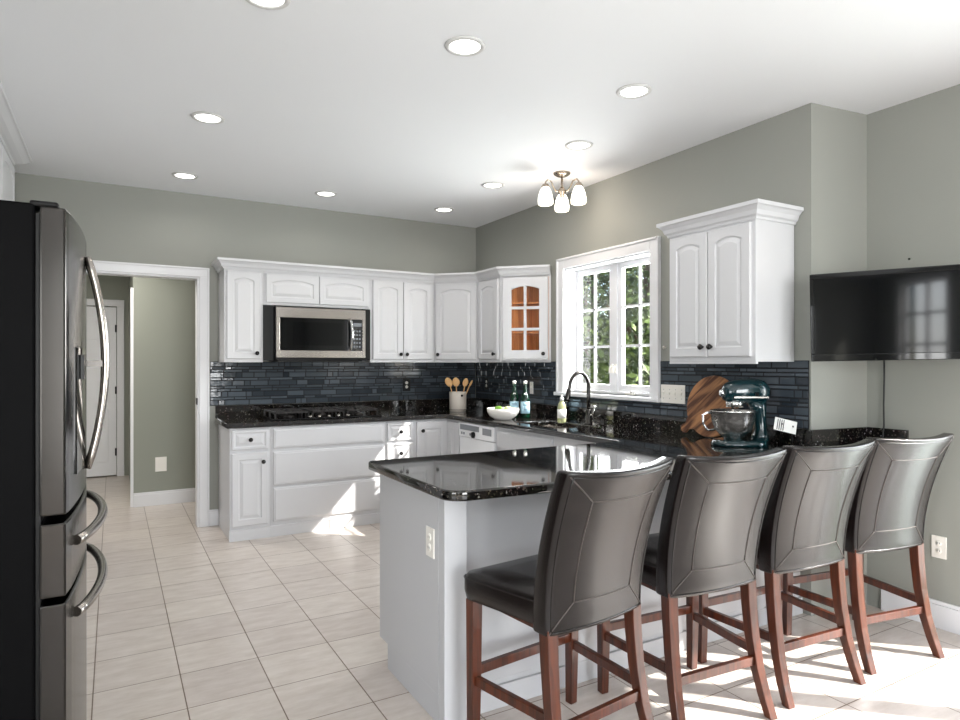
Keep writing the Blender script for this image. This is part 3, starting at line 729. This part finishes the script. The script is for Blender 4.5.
for bx_, by in ((-.30, -.11), (-.30, .11), (0, 0), (.30, -.11), (.30, .11)):
    MB().lathe([(0, 0), (.045, 0), (.042, .012), (.03, .014), (.03, .02), (0, .022)], (bx_, by, .012), 18).build('burner', M['castiron'], ck)
for k in range(5): MB().lathe([(0, 0), (.018, 0), (.016, .018), (0, .02)], (-.16+.08*k, -.236, .012), 14).build('knob', M['steel'], ck)

# ================================================================ FRIDGE and PANTRY
fr = thing('refrigerator', (-.5, 2.42, 0), 0, 'black sided stainless french door refrigerator with two freezer drawers', 'refrigerator')
MB().box(-.9, -.172, 1.98, 2.88, .03, 1.784).build('case', M['fblack'], fr, world=True, bevel=.006)
def bowed(y0, y1, z0, z1, xb=-.162, mat_='dsteel', name='door', parent=fr):
    N = 14; ls = []
    prof = []
    for k in range(N+1):
        y = y0+(y1-y0)*k/N; s = (y-1.965)/(2.885-1.965)
        prof.append((-.106+.030*math.sin(PI*s)**.75 if 0 < s < 1 else -.106, y))
    poly = [(xb, y0)]+prof+[(xb, y1)]
    return MB().prism(poly, z0, z1).build(name, M[mat_], parent, world=True, bevel=.005)
d1 = bowed(1.965, 2.420, .985, 1.775); d2 = bowed(2.426, 2.885, .985, 1.775)
q1 = bowed(1.965, 2.885, .775, .965, name='drawer'); q2 = bowed(1.965, 2.885, .075, .758, name='drawer')
MB().box(-.172, -.162, 1.99, 2.87, .06, 1.76).build('gasket', M['black'], fr, world=True)
MB().box(-.85, -.14, 2.0, 2.86, .0, .06).build('base_grille', M['black'], fr, world=True)
def vhandle(y, par):
    P = []
    for k in range(17):
        s = k/16; P.append((-.072+.05*math.sin(PI*s)**.8, y, 1.045+.665*s))
    MB().tube(P, .0125, 10).build('handle', M['steel'], par, world=True)
    MB().box(-.075, -.025, y-.01, y+.01, 1.365, 1.385).build('handle_bracket', M['dsteel'], par, world=True)
vhandle(2.375, d1); vhandle(2.47, d2)
def hhandle(z, par):
    P = []
    for k in range(21):
        s = k/20; P.append((-.087+.058*math.sin(PI*s)**.7, 2.06+.72*s, z))
    MB().tube(P, .014, 10).build('handle', M['steel'], par, world=True)
hhandle(.895, q1); hhandle(.70, q2)
dp = MB().prism([(-.1, 2.09), (-.086, 2.09), (-.078, 2.2), (-.074, 2.31), (-.1, 2.31)], 1.07, 1.42).build('water_dispenser', M['bglass'], d1, world=True)
MB().box(-.08, -.072, 2.15, 2.27, 1.33, 1.40).build('dispenser_display', M['black'], dp, world=True)
for y in (2.03, 2.82): MB().box(-.185, -.122, y-.05, y+.03, 1.776, 1.792).build('hinge_cover', M['black'], fr, world=True, bevel=.006)

pt = thing('pantry_cabinet', (-.595, 2.95, 0), R(90), 'tall white pantry cabinets with crown moulding behind the refrigerator', 'cabinet')
MB().box(0, 2.40, 0, .353, 0, CEIL-.01).build('body', M['cab'], pt)
for k in range(4):
    add_door(pt, .02+.595*k, .575+.595*k, 1.95, 2.69, .05+.595*k if k % 2 else .545+.595*k, 2.02, arch=.04)
    add_door(pt, .02+.595*k, .575+.595*k, .12, 1.92, .05+.595*k if k % 2 else .545+.595*k, 1.1, arch=.04)
ppath = [(-.595, 2.95), (-.595, 5.35), (-.949, 5.35)]
PCR = [(0, 0), (.012, 0), (.018, .012), (.035, .018), (.06, .03), (.085, .05), (.092, .055), (.102, .057), (.105, .072), (0, .072)]
place_world(crown(ppath, CEIL-.075, [0, 1], prof=PCR), pt).build('crown_moulding', M['cab'], pt)

# ================================================================ BAR STOOLS
def back_pt(u, v, side):
    hw = .230+.026*v**1.3
    yb = -.135-.125*v**1.4+.018*math.sin(PI*v)
    bulge = (.026+.024*v)*(1-u*u)
    edge = max(0, 1-((1-abs(u))/.12))
    th = .074-.016*v
    y = yb-bulge
    if side > 0: y += th
    z = .505+.535*v
    z += .012*v*(abs(u)**2)
    return (u*hw, y, z)
def make_stool(label):
    r = thing('bar_stool', (0, 0, 0), 0, label, 'bar stool', 'leather bar stools at the peninsula')
    # seat cushion
    mb = MB(); ls = []
    def rr(hx, y0, y1, z, c=.04, n=4):
        pts = []
        for cx, cy, a0 in ((hx-c, y0+c, -90), (hx-c, y1-c, 0), (-hx+c, y1-c, 90), (-hx+c, y0+c, 180)):
            for k in range(n+1): a = R(a0+90*k/n); pts.append((cx+c*math.cos(a), cy+c*math.sin(a), z))
        return pts
    for (hx, y0, y1, z) in ((.25, -.105, .245, .520), (.275, -.115, .268, .530), (.28, -.115, .275, .56), (.28, -.115, .275, .60), (.272, -.11, .265, .622), (.235, -.11, .225, .636), (.17, -.08, .16, .643)):
        ls.append([(p[0]*(.80+.20*(p[1]-y0)/(y1-y0)), p[1], p[2]) for p in rr(hx, y0, y1, z)])
    mb.loops(ls); mb.build('seat', M['leather'], r)
    mb = MB(); mb.tube([(p[0]*1.002, p[1]*1.002, .606) for p in [(q_[0]*(.80+.20*(q_[1]+.115)/.39), q_[1]) for q_ in rr(.28, -.115, .275, 0)]], .003, 6, close=True); mb.build('seat_piping', M['leather'], r)
    # back
    NU, NV = 16, 14; mb = MB(); vs = []; fs = []
    for side in (-1, 1):
        for j in range(NV+1):
            for i in range(NU+1): vs.append(back_pt(-1+2*i/NU, j/NV, side))
    n = (NU+1)*(NV+1)
    for j in range(NV):
        for i in range(NU):
            a = j*(NU+1)+i; fs.append((a, a+1, a+NU+2, a+NU+1)); fs.append((n+a, n+a+NU+1, n+a+NU+2, n+a+1))
    for j in range(NV):
        a = j*(NU+1); fs.append((a, a+NU+1, n+a+NU+1, n+a)); a += NU; fs.append((a, n+a, n+a+NU+1, a+NU+1))
    for i in range(NU):
        a = i; fs.append((a, n+a, n+a+1, a+1)); a += NV*(NU+1); fs.append((a, a+1, n+a+1, n+a))
    mb.add(vs, fs, True); bk = mb.build('backrest', M['leather'], r, bevel=.012, seg=3)
    def surf(u, v, off=.0005): p = back_pt(u, v, -1); return (p[0], p[1]-off, p[2])
    def line(a, b, nseg=14): return [surf(a[0]+(b[0]-a[0])*k/nseg, a[1]+(b[1]-a[1])*k/nseg) for k in range(nseg+1)]
    q = [(-.58, .19), (.58, .19), (.58, .82), (-.58, .82)]; o = [(-.97, .02), (.97, .02), (.97, .97), (-.97, .97)]
    mb = MB()
    for k in range(4): mb.tube(line(q[k], q[(k+1) % 4]), .0022, 6); mb.tube(line(o[k], q[k], 6), .0022, 6)
    mb.build('stitching', M['seam'], bk)
    mb = MB()
    e = .93
    for k in range(4):
        o2 = [(-e, .025), (e, .025), (e, .965), (-e, .965)]; mb.tube(line(o2[k], o2[(k+1) % 4]), .003, 6)
    mb.build('back_piping', M['leather'], bk)
    # legs
    def leg(pts, s0, s1, nm='leg'):
        ls = []
        for k, (x, y, z) in enumerate(pts):
            w = s0+(s1-s0)*k/(len(pts)-1); ls.append([(x-w, y-w, z), (x+w, y-w, z), (x+w, y+w, z), (x-w, y+w, z)])
        MB().loops(ls, smooth=False).build(nm, M['cherry'], r, bevel=.003)
    for sx in (-1, 1):
        leg([(sx*.203, -.112, .53), (sx*.204, -.118, .42), (sx*.206, -.130, .30), (sx*.211, -.150, .18), (sx*.218, -.178, .08), (sx*.222, -.208, 0)], .023, .0175)
        leg([(sx*.246, .232, .53), (sx*.246, .234, .2), (sx*.246, .237, 0)], .022, .017)
    def rail(a, b, h=.017, w=.0105):
        a = Vector(a); b = Vector(b); d = (b-a).normalized(); p = Vector((-d.y, d.x, 0))*w; z = Vector((0, 0, h))
        MB().hexa([a-p-z, a+p-z, b+p-z, b-p-z], [a-p+z, a+p+z, b+p+z, b-p+z]).build('stretcher', M['cherry'], r, bevel=.002)
    rail((-.208, -.145, .205), (.208, -.145, .205)); rail((-.246, .234, .27), (.246, .234, .27))
    for sx in (-1, 1): rail((sx*.208, -.14, .24), (sx*.246, .234, .24))
    MB().box(-.2, .2, -.09, .21, .50, .519).build('seat_frame', M['cherry'], r)
    return r
st = [(1.40, 1.815, 7, 'dark leather bar stool at the peninsula end, leftmost and nearest with seat in view'),
      (2.01, 1.825, -4, 'second dark leather bar stool from the left, in front of the cutting board'),
      (2.585, 1.81, -4, 'third leather bar stool from the left, just right of the stand mixer'),
      (3.175, 1.785, -9, 'rightmost leather bar stool standing closest to the breakfast area wall')]
proto = make_stool(st[0][3])
for i, (x, y, a, lb) in enumerate(st):
    o = proto if i == 0 else copy_tree(proto)
    o.location = (x, y, 0); o.rotation_euler = (0, 0, R(a)); o['label'] = lb

# ================================================================ TELEVISION
dv = Vector((.553, -.833, 0)); tvw = .78
tv = thing('television', (3.115, 2.02, 1.385), math.atan2(dv.y, dv.x), 'black flat television on a wall arm above the right end of the counter', 'television')
tv.rotation_euler = (0, R(-1.0), tv.rotation_euler.z)
MB().box(0, tvw, .0, .045, 0, .448).build('housing', M['black'], tv, bevel=.006)
mb = MB(); mb.box(0, tvw, -.006, 0, .42, .445); mb.box(0, tvw, -.006, 0, 0, .035); mb.box(0, .02, -.006, 0, .035, .42); mb.box(tvw-.02, tvw, -.006, 0, .035, .42)
mb.build('bezel', M['bglass'], tv, bevel=.003)
MB().box(.018, tvw-.018, -.002, .001, .033, .422).build('screen', M['screen'], tv)
mb = MB(); mb.box(.28, .50, .045, .06, .12, .34); mb.tube([(.39, .06, .23), (.39, .12, .23)], .018, 10); mb.build('mount_plate', M['black'], tv)
ar = MB(); ar.tube([(3.43, 1.76, 1.61), (3.56, 1.93, 1.61), (3.72, 1.86, 1.61)], .016, 8); ar.box(3.715, 3.734, 1.80, 1.92, 1.50, 1.72)
place_world(ar, tv); ar.build('wall_arm', M['black'], tv)
cb = MB().tube([(3.722, 1.985, 1.50), (3.724, 1.984, 1.3), (3.721, 1.986, 1.15), (3.718, 1.983, 1.03), (3.706, 1.98, 1.0), (3.70, 1.98, .92)], .0045, 8).build('power_cord', M['cord'], loc=(3.72, 1.985, .92))
tag(cb, 'black power cord hanging down the wall from the television', 'cord')
nl = MB().lathe([(0, 0), (.006, 0), (.005, .006), (0, .007)], (0, 0, 0), 10, 'z').build('wall_nail', M['black']); nl.location = (XN, 1.86, 1.94); nl.rotation_euler = (0, R(-90), 0)
tag(nl, 'tiny dark nail in the wall above the television', 'nail')

# ================================================================ LIGHTS IN THE CEILING
H = 363.5
def ceil_pt(u, v):
    D = (CEIL-1.375)*642/(H-v); t = (u-480)/642; return (D*(.4962+t*.8682), D*(.8682-t*.4962))
spots = [((266, -4), 'recessed ceiling light at the top edge of the photo, left of centre'), ((465, 46), 'large near recessed ceiling light at top centre'),
         ((634, 91), 'recessed ceiling light nearest the tall right wall corner'), ((208, 117.5), 'leftmost recessed ceiling light of the middle row, above the refrigerator aisle'),
         ((579, 145), 'recessed ceiling light just in front of the three shade fixture'), ((185, 175.5), 'recessed ceiling light nearest the hall doorway'),
         ((493, 185), 'recessed ceiling light left of the three shade fixture'), ((326, 193.5), 'recessed ceiling light above the microwave'),
         ((444, 209.5), 'farthest recessed ceiling light near the back corner')]
def make_can(label):
    r = thing('recessed_light', (0, 0, CEIL), 0, label, 'ceiling light', 'recessed ceiling lights')
    MB().lathe([(.068, -.001), (.072, -.008), (.088, -.006), (.092, 0), (.068, 0)], n=32, caps=False).build('trim_ring', M['canring'], r)
    MB().lathe([(0, -.003), (.069, -.003), (.069, -.0005), (0, -.0005)], n=32).build('lens', M['lamp'], r)
    return r
can = make_can(spots[0][1])
for i, ((u, v), lb) in enumerate(spots):
    o = can if i == 0 else copy_tree(can)
    x, y = ceil_pt(u, v); o.location = (x, y, CEIL); o['label'] = lb
    d = bpy.data.lights.new('can_lamp', 'AREA'); d.shape = 'DISK'; d.size = .13; d.energy = 1.7; d.color = (1, .97, .92); d.spread = R(150)
    lo = bpy.data.objects.new('can_lamp', d); COL.objects.link(lo); lo.location = (x, y, CEIL-.012)
# semi flush fixture
chx, chy = ceil_pt(562, 173)
ch = thing('ceiling_fixture', (chx, chy, CEIL), 0, 'three shade nickel ceiling fixture with lit frosted shades near the window', 'ceiling light')
MB().lathe([(0, 0), (.065, 0), (.063, -.01), (.045, -.022), (.02, -.03), (0, -.03)], n=28).build('canopy', M['bnickel'], ch)
MB().lathe([(0, -.025), (.008, -.025), (.008, -.10), (.018, -.112), (.028, -.13), (.028, -.145), (.014, -.165), (.018, -.175), (.0, -.19)], n=20).build('stem', M['bnickel'], ch)
for k, a in enumerate((R(173), R(-67), R(53))):
    dx, dy = math.cos(a), math.sin(a); L = .105
    P = [(dx*.02, dy*.02, -.135), (dx*.05, dy*.05, -.142), (dx*.07, dy*.07, -.115), (dx*.09, dy*.09, -.075), (dx*.125, dy*.125, -.065), (dx*.14, dy*.14, -.085), (dx*.14, dy*.14, -.11)]
    arm = MB().tube(P, .006, 8).build('arm', M['bnickel'], ch)
    cx, cy = dx*.14, dy*.14
    MB().lathe([(0, -.095), (.02, -.098), (.032, -.118), (.03, -.122), (0, -.12)], (cx, cy, 0), 18).build('shade_holder', M['bnickel'], arm)
    MB().lathe([(.024, -.12), (.038, -.14), (.05, -.175), (.058, -.22), (.055, -.245), (.048, -.252), (.046, -.245), (.05, -.22), (.042, -.175), (.02, -.125)], (cx, cy, 0), 24, caps=False).build('shade', M['shade'], arm)
    MB().lathe([(0, -.13), (.02, -.15), (.028, -.19), (.02, -.225), (0, -.235)], (cx, cy, 0), 14).build('bulb', M['shade'], arm)
d = bpy.data.lights.new('fixture_lamp', 'POINT'); d.energy = 5; d.color = (1, .86, .74); d.shadow_soft_size = .1
lo = bpy.data.objects.new('fixture_lamp', d); COL.objects.link(lo); lo.location = (chx, chy, CEIL-.30)

# ================================================================ COUNTER OBJECTS
Z = .9152
# utensil crock
ux, uy = 2.87, 5.45
cr = thing('utensil_crock', (ux, uy, Z), 0, 'beige stoneware crock holding wooden spoons in the corner', 'utensil crock')
MB().lathe([(0, 0), (.074, 0), (.078, .008), (.078, .018), (.081, .024), (.082, .185), (.079, .19), (.074, .185), (.072, .03), (0, .028)], n=32).build('pot', M['crock'], cr)
b_ = MB().lathe([(0, 0), (.011, 0), (.011, .003), (0, .004)], (0, -.0815, .155), 14, '-y').build('emblem', M['black'], cr)
MB().lathe([(.0795, .0), (.0805, .0), (.0805, .006), (.0795, .006)], (0, 0, .018), 32, caps=False).build('foot_band', M['bark'], cr)
def utensil(dx, dy, lean, rz, head, label):
    r = thing('wooden_spoon', (ux+dx, uy+dy, Z+.03), rz, label, 'wooden spoon', 'wooden spoons in the crock')
    L = .22
    mb = MB().tube([(0, 0, 0), (lean*L*.5, 0, L*.5), (lean*L, 0, L)], [.006, .006, .005], 8); mb.build('handle', M['utw'], r)
    w, hh = head
    ls = []
    for k in range(9):
        s = k/8; ww = max(.004, w*math.sin(PI*(.08+.88*s))**.7); z = L-.01+hh*s; x = lean*(L+hh*s)
        ls.append([(x+ww*math.cos(2*PI*i/12), .006*math.sin(2*PI*i/12), z) for i in range(12)])
    MB().loops(ls).build('spoon_head', M['utw'], r); return r
utensil(-.02, -.01, -.28, R(-20), (.037, .085), 'wooden spoon leaning farthest left in the crock')
utensil(.0, .01, -.05, R(-25), (.037, .085), 'wooden spoon standing upright in the middle of the crock')
utensil(.02, -.02, .18, R(-30), (.028, .078), 'narrow oval wooden spoon right of the middle one')
utensil(.03, .01, .42, R(-35), (.012, .06), 'thin wooden spatula leaning far right in the crock')

# fruit bowl
bw = MB().lathe([(0, 0), (.07, 0), (.078, .006), (.112, .03), (.131, .065), (.133, .092), (.128, .092), (.124, .066), (.10, .034), (.04, .014), (0, .012)], (0, 0, 0), 36).build('fruit_bowl', M['ceramic'])
bx0, by0 = 2.79, 4.50
bw.location = (bx0, by0, Z); tag(bw, 'wide white bowl with green fruit beside the green bottles', 'bowl')
def apple(x, y, z, m, label):
    r = thing('apple', (x, y, z), 0, label, 'apple', 'fruit in the bowl')
    MB().lathe([(0, .006), (.014, 0), (.028, .008), (.036, .03), (.034, .052), (.02, .066), (.008, .062), (0, .058)], n=20).build('flesh', m, r)
    MB().tube([(0, 0, .058), (.003, 0, .075)], .0015, 6).build('stem', M['bark'], r)
apple(bx0+.03, by0-.03, Z+.04, M['pale_apple'], 'pale yellow green apple at the front of the white bowl')
apple(bx0-.02, by0+.035, Z+.04, M['apple'], 'darker green apple at the back of the white bowl')
apple(bx0-.055, by0-.02, Z+.045, M['apple'], 'green apple at the left of the white bowl')
gl = MB().lathe([(0, 0), (.03, 0), (.036, .11), (.034, .11), (.028, .006), (0, .006)], n=24).build('drinking_glass', M['pane']); gl.location = (2.95, 4.70, Z)
tag(gl, 'clear drinking glass standing behind the white bowl', 'glass')
def bottle(x, y, label):
    r = thing('glass_bottle', (x, y, Z), R(-30), label, 'bottle', 'green bottles by the sink')
    MB().lathe([(0, 0), (.036, 0), (.038, .01), (.038, .15), (.034, .18), (.018, .225), (.0135, .26), (.0135, .295), (0, .295)], n=24).build('glass_body', M['gbottle'], r)
    lb = MB().lathe([(.0385, 0), (.0388, 0), (.0388, .10), (.0385, .10)], (0, 0, .04), 24, caps=False).build('paper_label', M['label_blue'], r)
    mb = MB()
    for zz, w in ((.118, .022), (.108, .018), (.07, .012)):
        mb.box(-w, w, -.0398, -.0388, zz, zz+.004)
    mb.build('label_lines', M['label_ink'], lb)
    MB().lathe([(0, 0), (.013, 0), (.013, .0015), (0, .002)], (0, -.024, .2), 14, '-y').build('neck_seal', M['paper'], r)
    MB().lathe([(0, .288), (.0155, .288), (.0155, .312), (0, .314)], n=16).build('cap', M['paper'], r)
bottle(2.965, 4.60, 'green glass bottle with pale blue label, left of the pair'); bottle(3.02, 4.515, 'green glass bottle with pale blue label, right of the pair')
# soap bottle
sb = thing('dish_soap_bottle', (3.03, 4.02, Z), R(-45), 'clear dish soap bottle with yellow green soap left of the faucet', 'soap bottle')
MB().lathe([(0, 0), (.03, 0), (.034, .01), (.034, .12), (.026, .15), (.012, .165), (.012, .175), (0, .175)], n=20).build('bottle_body', M['soap'], sb)
MB().lathe([(0, .17), (.015, .17), (.015, .195), (.006, .20), (.006, .215), (0, .216)], n=14).build('cap', M['paper'], sb)
MB().lathe([(.0345, 0), (.0348, 0), (.0348, .07), (.0345, .07)], (0, 0, .035), 20, caps=False).build('paper_label', M['paper'], sb)

# cutting board
cbR = .192; cbd = thing('round_cutting_board', (3.205, 2.745, Z), 0, 'round wooden cutting board with short handle leaning on the tiles', 'cutting board')
outb = []
a_h = R(218)    # handle direction in board plane (toward +y and down)
for k in range(49):
    a = a_h+R(14)+(2*PI-R(28))*k/48; outb.append((cbR*math.cos(a), cbR*math.sin(a)))
hd = Vector((math.cos(a_h), math.sin(a_h))); hp = Vector((-hd.y, hd.x))
for s, w in ((cbR+.03, -.024), (cbR+.06, -.030), (cbR+.075, -.022), (cbR+.082, 0), (cbR+.075, .022), (cbR+.06, .030), (cbR+.03, .024)):
    p = hd*s+hp*w; outb.append((p.x, p.y))
# board plane: first axis -> -y world, second axis -> up (leaning), thickness -> x
lean = R(9); t = .018
vs = []
for side in (0, 1):
    for (a, b) in outb:
        up = b+cbR+.003; vs.append((up*math.sin(lean)-side*t*math.cos(lean)-.0, -a, up*math.cos(lean)+side*t*math.sin(lean)))
n = len(outb)
mb = MB().add(vs, [tuple(range(n)), tuple(range(2*n-1, n-1, -1))]+[(i, (i+1) % n, n+(i+1) % n, n+i) for i in range(n)])
bo = mb.build('board', M['board'], cbd, bevel=.003)

# stand mixer
mx = thing('stand_mixer', (3.09, 2.397, Z), R(150), 'teal stand mixer with steel bowl on the counter by the cutting board', 'stand mixer')
# local +x points to the bowl side
def sect(cx, cz, hy, hz, n=20, p=2.4):
    out = []
    for k in range(n):
        a = 2*PI*k/n; c, s_ = math.cos(a), math.sin(a)
        out.append((cx, hy*abs(c)**(2/p)*(1 if c >= 0 else -1), cz+hz*abs(s_)**(2/p)*(1 if s_ >= 0 else -1)))
    return out
mb = MB()
def rrect(x0, x1, hy, z, n=6):
    c = min(hy, (x1-x0)/2)*.95; pts = []
    for cx, cy, a0 in ((x1-c, hy-c, 0), (x0+c, hy-c, 90), (x0+c, -hy+c, 180), (x1-c, -hy+c, 270)):
        for k in range(n+1): a = R(a0+90*k/n); pts.append((cx+c*math.cos(a), cy+c*math.sin(a), z))
    return pts
mb.loops([rrect(-.118, .185, .098, 0), rrect(-.12, .188, .10, .012), rrect(-.118, .182, .094, .026), rrect(-.112, .165, .08, .034)])
mb.build('base', M['teal'], mx)
ls = []
for z, x0, x1, hy in ((.03, -.125, -.03, .065), (.06, -.12, -.045, .055), (.10, -.112, -.055, .048), (.16, -.108, -.05, .045), (.21, -.112, -.03, .048), (.25, -.115, .0, .05)):
    ls.append(rrect(x0, x1, hy, z))
MB().loops(ls).build('column', M['teal'], mx)
ls = [sect(-.125, .30, .018, .02), sect(-.12, .30, .04, .045), sect(-.10, .302, .056, .062), sect(-.05, .305, .062, .070), (sect(.02, .305, .062, .070)), sect(.07, .302, .058, .064), sect(.105, .298, .05, .054), sect(.122, .295, .036, .04), sect(.127, .294, .02, .02)]
hd_ = MB().loops(ls).build('head', M['teal'], mx)
mb = MB()
for sy in (-1, 1):
    mb.box(-.105, .085, sy*.0605-.002, sy*.0605+.003, .268, .277)
mb.build('trim_band', M['steel'], hd_)
MB().lathe([(0, 0), (.022, 0), (.024, .012), (.018, .022), (0, .024)], (.122, 0, .292), 18, 'x').build('attachment_hub', M['chrome'], hd_)
MB().lathe([(0, 0), (.01, 0), (.012, .01), (0, .012)], (-.04, .06, .29), 12, 'y').build('speed_lever', M['black'], hd_)
MB().lathe([(0, .255), (.045, .252), (.048, .235), (.046, .215), (0, .212)], (.06, 0, 0), 22).build('planetary', M['chrome'], hd_)
MB().lathe([(0, .215), (.008, .215), (.008, .15), (0, .15)], (.07, 0, 0), 10).build('beater_shaft', M['steel'], hd_)
bl = MB().lathe([(0, .034), (.05, .034), (.05, .045), (.068, .055), (.098, .09), (.115, .14), (.121, .19), (.126, .196), (.121, .198), (.117, .19), (.108, .14), (.088, .09), (.055, .06), (0, .055)], (.07, 0, 0), 32).build('bowl', M['bowlsteel'], mx)
MB().tube([(.19, 0, .18), (.215, 0, .185), (.238, 0, .17), (.236, 0, .12), (.212, 0, .085), (.17, 0, .088)], .007, 8).build('bowl_handle', M['chrome'], bl)

# card stand
cs = thing('recipe_card_stand', (3.19, 2.20, Z), R(-30), 'white striped card on small black stand right of the stand mixer', 'recipe card')
mb = MB(); mb.box(-.035, .035, -.02, .04, 0, .006); mb.tube([(-.03, .03, .004), (-.03, .01, .135)], .004, 6); mb.tube([(.03, .03, .004), (.03, .01, .12)], .004, 6)
mb.build('stand', M['black'], cs)
mb = MB(); mb.hexa([(-.09, -.02, .105), (.03, -.02, .075), (.032, -.015, .077), (-.088, -.015, .107)], [(-.055, .035, .165), (.065, .035, .135), (.067, .04, .137), (-.053, .04, .167)])
cd = mb.build('card', M['paper'], cs)
mb = MB()
for k in range(4):
    s = .12+.09*k; f = lambda u, w: (-.09+.12*u+.035*w, -.0215+.055*w, .105-.03*u+.06*w)
    mb.add([f(s, .06), f(s+.035, .06), f(s+.035, .94), f(s, .94)], [(0, 1, 2, 3)])
mb.build('printed_stripes', M['inkblk'], cd)
# small hook beside window
hk = MB().lathe([(0, 0), (.006, 0), (.004, .012), (.011, .02), (0, .03)], (0, 0, 0), 12, '-y').build('wall_hook', M['whitep']); hk.location = (XW, 3.20, 1.485); hk.rotation_euler = (0, 0, R(-90))
tag(hk, 'small white hook between window casing and right wall cabinet', 'hook')

# ================================================================ OUTSIDE
gp = MB().box(4.6, 40, -14, 40, -.35, -.25).build('lawn', M['grass']); gp['kind'] = 'structure'
pv = MB().box(3.9, 4.6, -14, 14, -.35, -.18).build('paving', M['deck']); pv['kind'] = 'structure'
def tree(x, y, hh, rad, nl, leaf, label):
    r = thing('tree', (x, y, -.25), 0, label, 'tree', 'trees outside the window')
    mb = MB().tube([(0, 0, 0), (.1, .05, hh*.3), (-.05, .1, hh*.6), (.05, 0, hh*.85)], [.14, .11, .08, .03], 10)
    for k in range(7):
        a = random.random()*2*PI; z = hh*(.3+.08*k); mb.tube([(0, .05, z), (math.cos(a)*rad*.4, math.sin(a)*rad*.4, z+.4), (math.cos(a)*rad*.8, math.sin(a)*rad*.8, z+.7)], [.05, .03, .01], 6)
    mb.build('trunk', M['bark'], r)
    mb = MB(); cl = []
    for k in range(26):
        a = random.random()*2*PI; q = random.random()**.5*rad*.8; cl.append((math.cos(a)*q, math.sin(a)*q, hh*(.12+.85*random.random()), rad*random.uniform(.25, .45)))
    for k in range(nl):
        c = random.choice(cl); d = Vector((random.gauss(0, 1), random.gauss(0, 1), random.gauss(0, 1))).normalized()*c[3]*random.uniform(.6, 1.05)
        p = Vector(c[:3])+d; s_ = random.uniform(.035, .08)
        a1 = Vector((random.gauss(0, 1), random.gauss(0, 1), random.gauss(0, 1))).normalized(); a2 = a1.cross(Vector((random.gauss(0, 1), random.gauss(0, 1), random.gauss(0, 1)))).normalized()
        mb.add([p-a1*s_, p+a2*s_*.45, p+a1*s_, p-a2*s_*.45], [(0, 1, 2, 3)])
    mb.build('foliage', leaf, r)
tree(6.1, 6.1, 4.2, 1.5, 14000, M['leaf'], 'leafy green tree outside, filling the right window sash')
tree(7.6, 9.3, 5.0, 1.6, 14000, M['leaf2'], 'darker green tree outside, behind the left window sash')
tree(11.4, 9.2, 5.8, 2.0, 14000, M['leaf2'], 'farther tree outside between the two nearer window trees')
tree(11.4, 13.6, 6.5, 1.9, 12000, M['leaf'], 'tall distant tree outside beside the neighbouring house')
tree(16.2, 12.6, 7.5, 2.6, 12000, M['leaf'], 'most distant tree outside, high behind the others')
hs = thing('neighbouring_house', (9.5, 17, -.25), 0, 'pale grey neighbouring house outside, seen through the left sash', 'house')
MB().box(4.5, 9.4, 15.8, 20, -.25, 4.2).build('house_wall', mat('grey_siding', srgb(170, 174, 178), .7, noise=.03), hs, world=True)
MB().loops([[(4.2, 15.5, 4.2), (9.7, 15.5, 4.2), (6.95, 15.5, 6.2)], [(4.2, 20.3, 4.2), (9.7, 20.3, 4.2), (6.95, 20.3, 6.2)]], smooth=False).build('house_roof', mat('grey_shingles', srgb(92, 92, 96), .9, noise=.15), hs, world=True)
